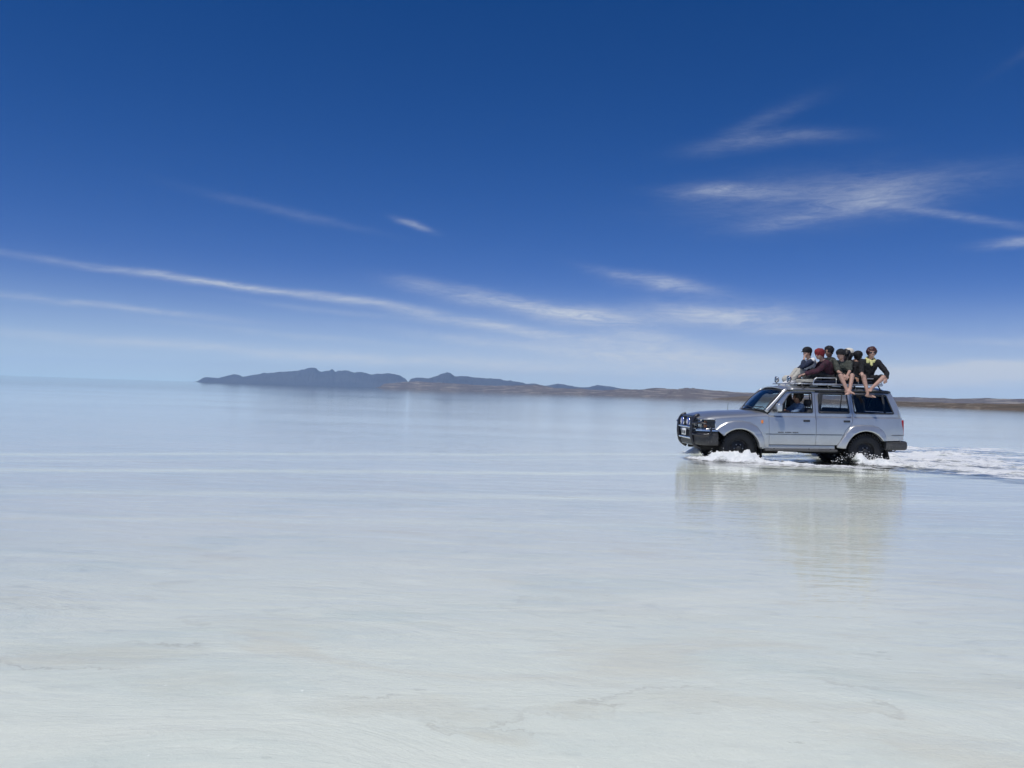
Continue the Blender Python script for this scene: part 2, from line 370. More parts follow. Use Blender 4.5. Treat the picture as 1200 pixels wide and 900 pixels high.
# ------------------------------------------------------------------ water sheet with the wake, salt bed
def axis(lo, hi, step, far):     # fine in the middle, coarser outwards
    a = list(np.arange(lo, hi + 1e-6, step)); out = []; d = step; x = lo
    while x > -far: d *= 1.35; x = max(x - d, -far); out.append(x)
    up_ = []; d = step; x = a[-1]
    while x < far: d *= 1.35; x = min(x + d, far); up_.append(x)
    return np.array(out[::-1] + a + up_)
def grid_mesh(name, xs, ys, Z, mat):
    nx, ny = len(xs), len(ys); XX, YY = np.meshgrid(xs, ys)
    v = np.stack([XX.ravel(), YY.ravel(), Z.ravel()], 1).astype(np.float32)
    i = np.arange((nx - 1) * (ny - 1)); q = (i // (nx - 1)) * nx + i % (nx - 1)
    f = np.stack([q, q + 1, q + 1 + nx, q + nx], 1).astype(np.int32)
    me = bpy.data.meshes.new(name); me.vertices.add(len(v)); me.vertices.foreach_set('co', v.ravel())
    me.loops.add(f.size); me.loops.foreach_set('vertex_index', f.ravel()); me.polygons.add(len(f))
    me.polygons.foreach_set('loop_start', np.arange(0, f.size, 4, dtype=np.int32)); me.polygons.foreach_set('use_smooth', np.ones(len(f), bool))
    me.update(calc_edges=True); me.materials.append(mat)
    o = bpy.data.objects.new(name, me); COL.objects.link(o); return o, XX, YY
cs, sn = math.cos(YAW), math.sin(YAW)
def to_local(X, Y): return cs * (X - CARP.x) + sn * (Y - CARP.y), -sn * (X - CARP.x) + cs * (Y - CARP.y)
RID = [  # crest lines thrown up by the near wheels: x, y, height, width (car frame)
    [(-2.45, -.5, .02, .12), (-2.32, -.86, .09, .14), (-2.12, -1.00, .18, .17), (-1.80, -1.12, .21, .20), (-1.45, -1.24, .18, .20), (-1.05, -1.38, .13, .22), (-.6, -1.55, .05, .22), (0, -1.8, .035, .25), (.8, -2.05, .03, .25)],
    [(.62, -1.05, .03, .16), (.92, -1.05, .17, .19), (1.2, -1.10, .22, .22), (1.6, -1.16, .16, .22), (2.0, -1.25, .07, .2), (2.7, -1.7, .05, .25), (3.6, -2.45, .05, .28), (5.2, -3.6, .04, .3), (7.2, -5.0, .03, .35)],
    [(-2.1, .95, .05, .15), (-1.8, 1.15, .17, .22), (-1.0, 1.4, .12, .25), (0, 1.9, .07, .25), (1.5, 2.7, .06, .3), (3.5, 4.0, .06, .35), (7.0, 6.4, .05, .4)],
    [(.8, 1.05, .08, .2), (1.3, 1.15, .14, .25), (2.2, 1.4, .10, .25), (4, 2.3, .06, .3), (7, 4.0, .05, .4)],
    [(1.9, -.75, .05, .2), (3.0, -.6, .05, .25), (5.0, -.8, .04, .3), (8, -1.2, .04, .4)], [(1.9, .7, .05, .2), (3.2, .8, .05, .25), (6, .9, .04, .4)]]
def wake(X, Y):
    x, y = to_local(X, Y)
    H = np.zeros_like(x); F = np.zeros_like(x)
    n1 = fbm(x * 2.8, y * 3.2, 6, 3); n2 = fbm(x * 7, y * 7, 4, 11)
    wx = x + (n1 - .5) * .5; wy = y + (fbm(x * 2.0, y * 2.0, 4, 31) - .5) * .5
    for L in RID:
        P = [Vector(p) for p in L]
        for a, b in zip(L, L[1:]):
            for k in range(8):
                t = k / 8; px, py, h, wd = [a[i] + (b[i] - a[i]) * t for i in range(4)]
                d2 = (wx - px) ** 2 + (wy - py) ** 2; g = np.exp(-d2 / wd ** 2)
                H = np.maximum(H, h * g); F = np.maximum(F, np.exp(-d2 / (wd * 1.9) ** 2) * min(1, .55 + h * 4))
    H = H * (.30 + 1.45 * n1) * (.55 + .9 * n2) * (.8 + .4 * fbm(x * 22, y * 22, 2, 77))
    half = np.interp(x, [-3.4, -2.4, 1.0, 9], [.3, 2.1, 2.6, 6.8]); halff = np.interp(x, [-3.2, -2.2, 1.0, 9], [.2, 1.6, 2.8, 8.2])
    inside = np.where(y < 0, sstep(1.06, .88, -y / half), sstep(1.05, .85, y / halff)) * sstep(-2.7, -1.9, x)
    streak = fbm(x * .8 + 40, y * 2.6, 6, 21, .62)
    F = np.maximum(F * 1.05, inside * (.12 + .22 * sstep(-1.3, -1.7, y) + .90 * sstep(.34, .66, streak)) * sstep(-2.6, 1.2, x + .0) * (.40 + .6 * sstep(1.5, 2.6, x)))
    F = np.maximum(F, inside * (.40 + .22 * sstep(-1.3, -1.8, y)) * sstep(.38, .64, streak))
    F = F * (1 - .85 * np.exp(-((x - .0) / .75) ** 4 - ((y + .95) / .33) ** 4))       # the trough between the wheels stays dark and clear
    under = sstep(-1.35, -.85, x) * sstep(1.25, .85, x) * sstep(-1.50, -1.34, y) * sstep(1.5, 1.2, y)      # calm dark water below the body
    F = F * (1 - .96 * under); H = H * (1 - .9 * under)
    near_ = sstep(-1.3, -2.0, y) * sstep(-6.0, -2.8, y) * sstep(-3.2, -1.8, x) * sstep(7.0, 3.0, x)
    H += near_ * .012 * (fbm(x * .9 + 5, y * 4.2 + 1.0 * n1, 4, 91, .5) - .5)
    H += inside * (.035 * (n1 - .45) + .022 * (n2 - .45))
    fade = sstep(2.6, 3.2, X) * sstep(15.9, 15.2, X) * sstep(14.2, 14.8, Y) * sstep(27.9, 27.2, Y)
    return H * fade, F * np.where(X > 15, 1, fade)
xs = axis(2.6, 16.0, .032, 13200); ys = axis(14.2, 28.0, .036, 13200)
XX, YY = np.meshgrid(xs, ys); Hh, Ff = wake(XX, YY); Ff = Ff * (XX > 2.5) * (XX < 40) * (YY > 14) * (YY < 40)
water, XX, YY = grid_mesh('water', xs, ys, Hh, M['water'])
at_ = water.data.attributes.new('foam', 'FLOAT', 'POINT'); at_.data.foreach_set('value', Ff.ravel().astype(np.float32))
tag(water, 'shallow clear brine reflecting the sky, churned white behind the vehicle', kind='structure')
bx = axis(-5.0, 7.0, .05, 13200); by = axis(2.0, 12.0, .05, 13200)
XB, YB = np.meshgrid(bx, by); nf = sstep(40, 12, np.hypot(XB, YB))
ZB = -.10 + nf * (.022 * (fbm(XB * .9, YB * 1.3, 5, 51) - .5) + .010 * (fbm(XB * 5, YB * 6, 3, 61) - .5))
for _ in range(34):   # broken crust: low lips and shallow hollows
    px, py, rr = random.uniform(-4.5, 5.5), random.uniform(3.0, 8.5), random.uniform(.04, .17)
    a = random.uniform(-.5, .5); U = ((XB - px) * math.cos(a) + (YB - py) * math.sin(a)) * .6; V = -(XB - px) * math.sin(a) + (YB - py) * math.cos(a)
    d = np.hypot(U, V) * (1 + .5 * (fbm(XB * 9, YB * 9, 3, 71) - .5)); ZB += .014 * np.exp(-((d - rr) / .03) ** 2) * sstep(-.2, .2, V / rr) - .016 * np.exp(-(d / rr) ** 2)
bed, _, _ = grid_mesh('salt_flat', bx, by, ZB, M['bed']); tag(bed, 'pale salt crust lying under the shallow water', kind='structure')

# ------------------------------------------------------------------ far land
F_ = 950.0
def ang(px, py):
    u, v = px - 600, py - 450; a = u * math.cos(roll) + v * math.sin(roll); b = -u * math.sin(roll) + v * math.cos(roll) - 9.3
    return math.atan2(a, F_), -b / F_ * math.cos(math.atan2(a, F_))     # azimuth, tangent of the elevation
def band(name, sil, r0f, depth, mat, seed, label, nr=26, rough=.25, crest=.45):
    """sil: silhouette as measured (image x, y); r0f(az) metres to the foot; the relief is `depth` times that deep"""
    pts = sorted(ang(*p) for p in sil); a0, a1 = pts[0][0], pts[-1][0]; na = int((a1 - a0) / .0008)
    V = []; A = np.linspace(a0, a1, na)
    ga = [p[0] for p in pts]; gh = [max(0, p[1]) for p in pts]
    hh = np.interp(A, ga, gh); edge = sstep(a0, a0 + .012, A) * sstep(a1, a1 - .012, A)
    for j in range(nr):
        t = j / (nr - 1)
        for i, a in enumerate(A):
            r0 = r0f(a); r = r0 * (1 + depth * t); x, y = math.sin(a) * r, math.cos(a) * r
            prof = math.sin(min(1, t / crest) * math.pi / 2) ** 1.3 if t < crest else math.cos((t - crest) / (1 - crest) * math.pi / 2) ** .8
            rc = r0 * (1 + depth * crest)
            V.append([x, y, hh[i] * rc * prof, edge[i], t, r0])
    V = np.array(V); nz = fbm(V[:, 0] / V[:, 5] * 42, V[:, 1] / V[:, 5] * 42, 6, seed, .6) - .5
    z = V[:, 2] * (1 + rough * 2 * nz * (1 - np.abs(V[:, 4] - crest) * .2)) * V[:, 3]
    z *= 1 - .55 * np.abs(fbm(V[:, 0] / V[:, 5] * 95, V[:, 1] / V[:, 5] * 30, 5, seed + 9, .6) - .5) * 2 * np.clip(1 - np.abs(V[:, 4] - crest * .45) / (crest * .6), 0, 1)
    z += V[:, 5] * .0006 * nz * np.sin(np.pi * V[:, 4]); z += CAMZ * np.minimum(V[:, 4] / crest, 1) - .35 * (V[:, 4] < .001) - .3 * (V[:, 4] > .999)
    vs = [(a, b, c) for a, b, c in zip(V[:, 0], V[:, 1], z)]
    fs = [(j * na + i, j * na + i + 1, (j + 1) * na + i + 1, (j + 1) * na + i) for j in range(nr - 1) for i in range(na - 1)]
    return tag(mesh_obj(name, vs, fs, mat), label, kind='structure')
band('mountains', [(228, 443), (238, 441.5), (250, 442.6), (256, 443.2), (262, 441.6), (270, 440.3), (276, 439.2), (280, 439.6), (285, 441.8), (292, 440.6), (300, 438.8), (310, 437.2), (314, 438), (330, 436.2), (343, 436), (351, 435), (358, 433.3), (366, 432.2), (371, 434.2), (375, 437), (382, 435.8), (389, 434.1), (393, 437), (400, 435), (406, 433.8), (415, 435.5), (424, 435.4), (433, 438), (445, 436.6), (462, 437), (468, 440), (476, 445), (486, 449)],
     lambda a: 10500, .22, M['mount'], 5, 'jagged blue mountain range on the horizon, left of the brown hills', rough=.26)
band('mountains', [(470, 451), (480, 445.5), (488, 443.4), (500, 444.3), (509, 442.3), (516, 439.5), (524, 437), (528, 438.4), (533, 441.4), (545, 441), (557, 442.4), (568, 442.8), (578, 444.4), (590, 446), (599, 445), (607, 447), (615, 449.6), (638, 452), (645, 450.5), (653, 449.3), (665, 451.8), (680, 454), (690, 453.6), (700, 451.4), (710, 452), (722, 454.3), (745, 458), (760, 461)],
     lambda a: 9500, .2, M['mount'], 8, 'lower blue mountains with one pointed peak near the middle of the horizon', rough=.22)
band('hills', [(440, 452.5), (450, 449.5), (470, 448), (490, 446.8), (510, 448), (545, 450.2), (580, 452.2), (612, 451.5), (630, 450.6), (650, 455), (680, 455.5), (705, 457.5), (730, 456), (750, 456.4), (766, 454.6), (790, 456), (812, 457.5), (850, 461), (880, 465)],
     lambda a: 6500 - 2600 * max(0, min(1, (a + .16) / .45)), .25, M['brown'], 12, 'long low brown hills with pale sand patches along the far shore', rough=.12)
band('hills', [(775, 460), (795, 455.5), (803, 454.6), (812, 455), (834, 457.5), (860, 459.6), (900, 461), (950, 463), (1000, 464), (1048, 465.5), (1067, 465.4), (1093, 466.6), (1133, 467.2), (1153, 466.8), (1200, 467.5), (1260, 469), (1340, 470), (1500, 474)],
     lambda a: 4000, .3, M['brown'], 15, 'low purple brown ridge behind the vehicle and on to the right', rough=.10)
band('shore_land', [(835, 467), (870, 464), (920, 466), (1000, 469.5), (1048, 470.5), (1100, 472), (1150, 473), (1200, 473.5), (1280, 476), (1400, 480), (1560, 486)],
     lambda a: 1500 - 850 * max(0, min(1, (a - .28) / .25)), .35, M['shore'], 19, 'flat scrubby brown shore strip behind the vehicle', rough=.3)

# ------------------------------------------------------------------ haze
def make_haze():
    m, n, out = new_mat('haze_air')
    v = n.node('ShaderNodeVolumePrincipled', {'Color': (.45, .66, 1.0), 'Density': 4.6e-5, 'Anisotropy': 0.0})
    n.l.new(v.outputs[0], out.inputs['Volume'])
    bm = bmesh.new(); bmesh.ops.create_cube(bm, size=1)
    for q in bm.verts: q.co = Vector((q.co.x * 27000, q.co.y * 27000, -1.2 + (q.co.z + .5) * 300))
    o = bm_obj('haze', bm, m, smooth=False); tag(o, 'thin blue air that fades the far mountains', kind='stuff')
make_haze()

# ------------------------------------------------------------------ the off-road car (front towards -x, near side -y, z from the wheels' ground)
car = empty('off_road_car', CARP, CARR)
tag(car, 'silver four wheel drive car ploughing through the shallow water with people on its roof', 'car')
TOP = [(-2.40, 1.025), (-2.35, 1.06), (-2.27, 1.095), (-2.1, 1.13), (-1.9, 1.148), (-1.7, 1.163), (-1.2, 1.192), (-.83, 1.212)]
HC = [(-2.40, 1.055), (-2.35, 1.10), (-2.27, 1.148), (-2.1, 1.19), (-1.9, 1.213), (-1.7, 1.224), (-1.2, 1.245), (-.8, 1.25)]
def Wd(x, z):
    """half width of the body shell at (x, z)"""
    if z <= 1.10: y = .900 + .030 * math.sin(max(0, min(1, (z - .30) / .80)) * math.pi)
    elif z <= 1.15: t = max(0, min(1, (z - 1.105) / .033)); y = .900 - .032 * (t * t * (3 - 2 * t))
    elif z <= 1.20: y = .868 - .004 * (z - 1.15) / .05
    else: y = .864 - .226 * (z - 1.20) - .02 * max(0, (z - 1.62) / .1) ** 2
    if .715 < z < .745: y -= .006
    if z < .55: y -= .6 * (.55 - z) ** 2
    if x < -1.2: y -= .012 * ((-1.2 - x)) ** 2
    if x < -2.12: y -= .9 * (-2.12 - x) ** 2
    if x > 1.9: y -= .42 * (x - 1.9) ** 2
    return y
def fender_y(x, z):
    t0 = interp(x, TOP); d = .10
    y = Wd(min(x, 0), min(z, 1.1))
    t = (z - (t0 - d)) / d
    if t > 0: y -= .19 * (1 - math.sqrt(max(0, 1 - min(1, t) ** 2)))
    return y
def panel(name, out, holes, yf, sgn, mats, parent, extra=None, step=.07, thick=.022, zs=(), bound=.05):
    out = dens(out, bound); holes = [dens(h, bound) for h in holes]
    pts = list(out); edges = [(i, (i + 1) % len(out)) for i in range(len(out))]
    for h in holes:
        b = len(pts); pts += h; edges += [(b + i, b + (i + 1) % len(h)) for i in range(len(h))]
    ok = lambda x, z: inpoly(x, z, out) and not any(inpoly(x, z, h) for h in holes)
    lo = [min(p[i] for p in out) for i in (0, 1)]; hi = [max(p[i] for p in out) for i in (0, 1)]
    bp = np.array(pts)
    Zr = sorted(set([lo[1] + step * k for k in range(int((hi[1] - lo[1]) / step) + 1)] + list(zs)))
    for k in range(int((hi[0] - lo[0]) / step) + 2):
        x = lo[0] + step * k + .003
        cand = [(x, z) for z in Zr] + ([(x, z) for z in extra(x)] if extra else [])
        for (a, b) in cand:
            if ok(a, b) and np.min(np.hypot(bp[:, 0] - a, bp[:, 1] - b)) > .012: pts.append((a, b))
    r = delaunay_2d_cdt([Vector(p) for p in pts], edges, [], 0, 1e-6)
    V2, F2 = r[0], r[2]
    F2 = [f for f in F2 if ok(sum(V2[i].x for i in f) / 3, sum(V2[i].y for i in f) / 3)]
    n = len(V2); V = []
    for v in V2: V.append((v.x, sgn * yf(v.x, v.y), v.y))
    for v in V2: V.append((v.x, sgn * (yf(v.x, v.y) - thick), v.y))
    cnt = {}
    for f in F2:
        for i in range(3):
            e = (f[i], f[(i + 1) % 3]); cnt[frozenset(e)] = cnt.get(frozenset(e), []) + [e]
    F = []; mi = []
    for f in F2:
        F.append(tuple(f) if sgn < 0 else tuple(f)[::-1]); mi.append(0)
        F.append(tuple(i + n for i in f)[::-1] if sgn < 0 else tuple(i + n for i in f)); mi.append(1)
    o_ = []
    for k, e in cnt.items():
        if len(e) == 1:
            a, b = e[0]; F.append((b, a, a + n, b + n) if sgn < 0 else (a, b, b + n, a + n)); mi.append(0)
    o = mesh_obj(name, V, F, mats, parent, True, mi)
    me = o.data; bm = bmesh.new(); bm.from_mesh(me)
    for e in bm.edges:
        if len(e.link_faces) == 2 and e.calc_face_angle(0) > R(48): e.smooth = False
    bm.to_mesh(me); bm.free()
    return o
def surf(name, fn, nu, nv, mat, parent, thick=0.0, mats=None):
    """grid surface fn(u, v); thick > 0 makes it a shell"""
    V = [fn(i / nu, j / nv) for j in range(nv + 1) for i in range(nu + 1)]
    bm = bmesh.new(); vs = [bm.verts.new(p) for p in V]
    for j in range(nv):
        for i in range(nu):
            a = j * (nu + 1) + i; bm.faces.new((vs[a], vs[a + 1], vs[a + nu + 2], vs[a + nu + 1]))
    if thick:
        bmesh.ops.recalc_face_normals(bm, faces=bm.faces[:])
        bmesh.ops.solidify(bm, geom=bm.faces[:], thickness=thick)
    return bm_obj(name, bm, mats or mat, parent, True, 50)
PT = [M['paint'], M['inside']]
FA, RA = (-1.51, .372, .465), (1.385, .355, .470)        # wheel arches: x, z, radius
win1 = roundc([(-.615, 1.214), (.192, 1.216), (.207, 1.668), (-.265, 1.650), (-.335, 1.60)], .035)
win2 = roundc([(.335, 1.214), (.362, 1.655), (1.015, 1.648), (1.045, 1.216)], .035)
win3 = roundc([(1.165, 1.214), (1.140, 1.640), (1.935, 1.640), (2.085, 1.225), (2.06, 1.214)], .045)
def mirror(f):
    for s in (-1, 1): f(s)
def side(s):
    # front fender with its wheel opening
    a = arc(FA[0], FA[1], FA[2], 4, 139, 26)
    out = [(-.832, .44)] + [(-1.045, .44)] + a + [(-1.99, .79), (-2.055, .81), (-2.035, 1.045), (-2.345, 1.035)]
    out += [(x, interp(x, TOP)) for x in (-2.345, -2.28, -2.2, -2.1, -1.9, -1.7, -1.45, -1.2, -1.0, -.832)]
    panel('front_fender', out, [], fender_y, s, PT, car, extra=lambda x: [interp(x, TOP) - .10 * (1 - t) for t in (0, .25, .5, .7, .84, .93, .98)], zs=(.714, .716, .744, .746))
    fd = panel('front_door', [(-.826, .50), (.238, .50), (.252, 1.19), (.262, 1.705), (-.33, 1.690), (-.42, 1.645), (-.785, 1.215), (-.826, 1.18)], [win1], Wd, s, PT, car, zs=(.714, .716, .744, .746, 1.10, 1.108, 1.115, 1.122, 1.13, 1.138, 1.15, 1.19, 1.2))
    rd = panel('rear_door', [(.248, .50), (.735, .50), (.80, .58), (.86, .70), (.935, .84), (1.02, .93), (1.085, 1.0), (1.105, 1.19), (1.075, 1.705), (.272, 1.705), (.262, 1.19)], [win2], Wd, s, PT, car, zs=(.714, .716, .744, .746, 1.10, 1.108, 1.115, 1.122, 1.13, 1.138, 1.15, 1.19, 1.2))
    a = arc(RA[0], RA[1], RA[2], 32, 172, 28)
    out = a[::1] + [(.745, .44), (.745, .50), (.81, .58), (.87, .70), (.945, .84), (1.03, .93), (1.095, 1.0), (1.115, 1.19), (1.085, 1.705), (2.01, 1.705), (2.075, 1.68), (2.20, 1.42), (2.272, 1.18), (2.298, 1.08), (2.318, .62), (1.83, .605)]
    panel('rear_quarter_panel', out, [win3], Wd, s, PT, car, zs=(.714, .716, .744, .746, 1.10, 1.108, 1.115, 1.122, 1.13, 1.138, 1.15, 1.19, 1.2))
    for nm, d, po, inn in (('door_handle', fd, (.035, 1.035), .0), ('door_handle', rd, (.965, 1.035), .0)):
        bm = bmesh.new(); y = Wd(po[0], po[1]) + .004
        rbox(bm, (po[0] + .0, s * y, po[1]), (.15, .022, .045), .008, 2); rbox(bm, (po[0], s * (y + .012), po[1] + .006), (.12, .02, .018), .006, 2)
        bm_obj(nm, bm, M['trim'], d)
    # panes, set in behind the skins
    for nm, wv, d, mt, off in (('window_pane', win1, fd, 'glass', .012), ('window_pane', win2, rd, 'glass', .012), ('rear_side_window', win3, car, 'tint', .010)):
        if d is fd and s < 0: wv = roundc([(-.615, 1.212), (-.50, 1.212), (-.395, 1.50), (-.405, 1.515)], .01)   # the driver's pane is wound down; the quarter light stays
        bm = bmesh.new(); P = dens(wv, .08); cx = sum(p[0] for p in P) / len(P); cz = sum(p[1] for p in P) / len(P)
        P = [(cx + (p[0] - cx) * 1.01, cz + (p[1] - cz) * 1.01) for p in P]
        vs = [bm.verts.new((p[0], s * (Wd(*p) - off), p[1])) for p in P]; c_ = bm.verts.new((cx, s * (Wd(cx, cz) - off), cz))
        for i in range(len(vs)): bm.faces.new((vs[i], vs[(i + 1) % len(vs)], c_))
        bm_obj(nm, bm, M[mt], d)
    # black window surrounds and the bars inside the rear panes
    def seal(nm, wv, d):
        bm = bmesh.new(); P = [(p[0], s * (Wd(*p) - .004), p[1]) for p in dens(wv, .06)]; tube(bm, P + [P[0]], .015, 6, 1, False); bm_obj(nm, bm, M['trim'], d)
    seal('window_seal', win1, fd); seal('window_seal', win2, rd); seal('window_seal', win3, car)
    bm = bmesh.new()
    for (xa, xb) in ((.335, .425),): rbox(bm, ((xa + xb) / 2, s * .80, 1.435), (xb - xa, .02, .44), .004, 1, Quaternion((1, 0, 0), s * R(-13)))
    rbox(bm, (.87, s * .797, 1.435), (.022, .02, .44), .004, 1, Quaternion((1, 0, 0), s * R(-13)))
    rbox(bm, (.69, s * .852, 1.232), (.70, .02, .035), .004, 1); bm_obj('window_divider', bm, M['trim'], rd)
    bm = bmesh.new(); rbox(bm, (1.88, s * .785, 1.43), (.05, .02, .44), .004, 1, Quaternion((1, 0, 0), s * R(-13)) @ Quaternion((0, 1, 0), R(-16))); bm_obj('window_divider', bm, M['trim'], car)
    # A pillar and drip rail
    bm = bmesh.new()
    P = [(-.86, s * .825, 1.215), (-.62, s * .80, 1.46), (-.43, s * .765, 1.665), (-.36, s * .752, 1.715)]
    for (ofx, ofz, r) in ((0, 0, .034), (-.02, .018, .030)): tube(bm, [(x + ofx, y * .985, z + ofz) for x, y, z in P], r, 8, 5)
    bm_obj('windshield_pillar', bm, M['paint'], car)
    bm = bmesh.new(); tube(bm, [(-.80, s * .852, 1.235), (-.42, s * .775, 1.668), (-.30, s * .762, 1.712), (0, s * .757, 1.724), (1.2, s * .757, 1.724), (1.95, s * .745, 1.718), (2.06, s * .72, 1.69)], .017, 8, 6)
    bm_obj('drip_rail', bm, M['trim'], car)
    surf('roof_shade_strip', lambda u, v: (.285 + 1.74 * u - .05 * v * (u > .98), s * (Wd(.285 + 1.74 * u, 1.672 + .066 * v) + .006), 1.672 + .066 * v), 24, 3, M['trim'], car, .012)  # dark strip standing for black window frames and the rack's shade
    # flares: wide painted lips round both wheel openings
    def flare(inner, outer, nm):
        n = 44; pi = dens(inner, .02, False); po_ = dens(outer, .02, False)
        def at(L, t): k = t * (len(L) - 1); i = int(min(k, len(L) - 2)); a, b = L[i], L[i + 1]; f = k - i; return (a[0] + (b[0] - a[0]) * f, a[1] + (b[1] - a[1]) * f)
        prof = [(0, .002), (.04, .022), (.12, .036), (.35, .046), (.65, .058), (.88, .066), (.97, .060), (1.0, .046), (1.0, -.05)]
        def fn(u, v):
            k = v * (len(prof) - 1); i = int(min(k, len(prof) - 2)); f = k - i
            t = prof[i][0] + (prof[i + 1][0] - prof[i][0]) * f; dy = prof[i][1] + (prof[i + 1][1] - prof[i][1]) * f
            a, b = at(po_, u), at(pi, u); x, z = a[0] + (b[0] - a[0]) * t, a[1] + (b[1] - a[1]) * t
            return (x, s * (Wd(x, min(z, 1.09)) + dy), z)
        surf(nm, fn, n, 16, M['paint'], car)
    A = arc(FA[0], FA[1], FA[2] - .006, 8, 138, 20)
    flare(A, [(-.918, .455), (-.945, .60), (-1.00, .76), (-1.10, .90), (-1.25, .985), (-1.45, 1.022), (-1.65, 1.020), (-1.80, .985), (-1.95, .90), (-2.05, .82)], 'wheel_flare')
    A = arc(RA[0], RA[1], RA[2] - .006, 33, 171, 22)
    flare(A, [(1.875, .61), (1.865, .72), (1.80, .84), (1.68, .925), (1.55, .955), (1.30, .962), (1.12, .945), (1.03, .90), (.93, .77), (.82, .61), (.735, .47)], 'wheel_flare')
    # sill, side step, mouldings
    bm = bmesh.new(); rbox(bm, (-.16, s * .865, .445), (1.72, .07, .10), .02, 3); bm_obj('sill', bm, M['paint'], car)
    bm = bmesh.new(); rbox(bm, (-.10, s * .90, .375), (1.66, .15, .045), .015, 3)
    for x in (-.7, .1, .6): rbox(bm, (x, s * .80, .40), (.05, .2, .04), .005, 1)
    bm_obj('side_step', bm, M['plastic'], car)
    for xa, xb, z in ((-.90, -.835, .73), (-.82, .235, .73), (.252, .86, .73), (1.90, 2.29, .735)): bm = bmesh.new(); rbox(bm, ((xa + xb) / 2, s * (Wd((xa + xb) / 2, z) + .003), z), (xb - xa, .018, .011), .003, 1); bm_obj('side_moulding', bm, M['trim'], {-.82: fd, .252: rd}.get(xa, car))
    bm = bmesh.new(); rbox(bm, (-.985, s * (Wd(-.985, 1.0) + .004), 1.0), (.05, .02, .075), .008, 2); bm_obj('side_indicator', bm, M['orange'], car)
    # mirror
    bm = bmesh.new(); rbox(bm, (-.64, s * 1.0, 1.325), (.11, .17, .175), .035, 4); mo = bm_obj('wing_mirror', bm, M['paint'], car)
    bm = bmesh.new(); rbox(bm, (-.69, s * .91, 1.262), (.08, .14, .06), .012, 2); rbox(bm, (-.58, s * 1.0, 1.325), (.012, .145, .15), .004, 1); bm_obj('mirror_arm', bm, M['trim'], mo)
    # headlamp wrapping the corner
    hl = empty('headlight', (0, 0, 0), parent=car)
    def hlfn(off, zz):
        def fn(u, v):
            path = [(-2.39, .40), (-2.388, .55), (-2.375, .68), (-2.34, .775), (-2.27, .838), (-2.15, .880), (-2.045, .897)]
            k = u * (len(path) - 1); i = int(min(k, len(path) - 2)); f = k - i
            x = path[i][0] + (path[i + 1][0] - path[i][0]) * f; y = path[i][1] + (path[i + 1][1] - path[i][1]) * f
            z0, z1 = zz[0] + .02 * max(0, u - .7) / .3, zz[1] - .0 * u
            return (x + off, s * (y - off * .8), z0 + (z1 - z0) * v)
        return fn
    surf('lamp_lens', hlfn(0, (.815, 1.035)), 24, 4, M['lensg'], hl)
    surf('lamp_bowl', hlfn(.05, (.815, 1.035)), 24, 4, M['inside'], hl)
    bm = bmesh.new()
    rbox(bm, (-2.33, s * .54, .925), (.05, .26, .16), .03, 3); bm_obj('reflector', bm, M['chrome'], hl)
    bm = bmesh.new(); rbox(bm, (-2.23, s * .79, .925), (.10, .05, .15), .02, 2, Quaternion((0, 0, 1), s * R(-30))); bm_obj('indicator_lens', bm, M['orange'], hl)
    bm = bmesh.new()
    for v in (0, 1): tube(bm, [hlfn(-.004, (.815, 1.035))(u / 10, v) for u in range(11)], .010, 6, 2)
    for u in (0, .52, 1.0): tube(bm, [hlfn(-.004, (.815, 1.035))(u, 0), hlfn(-.004, (.815, 1.035))(u, 1)], .008, 6, 1)
    bm_obj('lamp_surround', bm, M['chrome'], hl)
    # tail lamp
    bm = bmesh.new(); rbox(bm, (2.30, s * .79, .90), (.06, .13, .36), .02, 3); bm_obj('tail_light', bm, M['red'], car)
    # wheel liners
    for (cx, cz, r) in (FA, RA):
        bm = bmesh.new(); lathe_y(bm, [(r + .02, 0), (r + .02, .42), (.05, .43)], (cx, (-.87 if s < 0 else .45), cz), 36) if s < 0 else lathe_y(bm, [(.05, 0), (r + .02, .01), (r + .02, .42)], (cx, .45, cz), 36)
        bmesh.ops.delete(bm, geom=[v for v in bm.verts if v.co.z < .40], context='VERTS'); bm_obj('wheel_liner', bm, M['under'], car)
    # mud flap
    for (x, z) in ((-.99, .29), (1.93, .33)):
        bm = bmesh.new(); rbox(bm, (x, s * .78, z), (.02, .27, .30), .006, 1, Quaternion((0, 1, 0), R(-14 if x > 0 else -4))); bm_obj('mud_flap', bm, M['rubber'], car)
mirror(side)

# bonnet, cowl, roof, tail
surf('bonnet', lambda u, v: (lambda x, q: (x, q * .70, interp(x, TOP) + (interp(x, HC) - interp(x, TOP)) * max(0, 1 - abs(q) ** 2.6) - .001))(-2.37 + u * (1.37 + .15 * (2 * v - 1) ** 2), (2 * v - 1)), 36, 24, M['paint'], car, .02)
surf('nose_panel', lambda u, v: (-2.385 + .015 * v + .035 * (2 * u - 1) ** 2, (2 * u - 1) * .70, 1.04 + (interp(-2.37, HC) - 1.045 - .03 * (2 * u - 1) ** 2) * v), 16, 3, M['paint'], car, .015)
def ws(u, v, o=0):
    q = 2 * u - 1; xb = -1.02 + .16 * q * q; xt = -.455 + .065 * q * q; zb = 1.235 - .012 * q * q; zt = 1.765 - .045 * q * q
    yb, yt = .815, .735; y = q * (yb + (yt - yb) * v); x = xb + (xt - xb) * v - .03 * math.sin(v * math.pi) ; z = zb + (zt - zb) * v + .03 * math.sin(v * math.pi)
    return (x - o * .7, y, z + o * .7)
wsh = surf('windshield', lambda u, v: ws(.04 + .92 * u, .05 + .88 * v), 18, 12, M['wsg'], car)
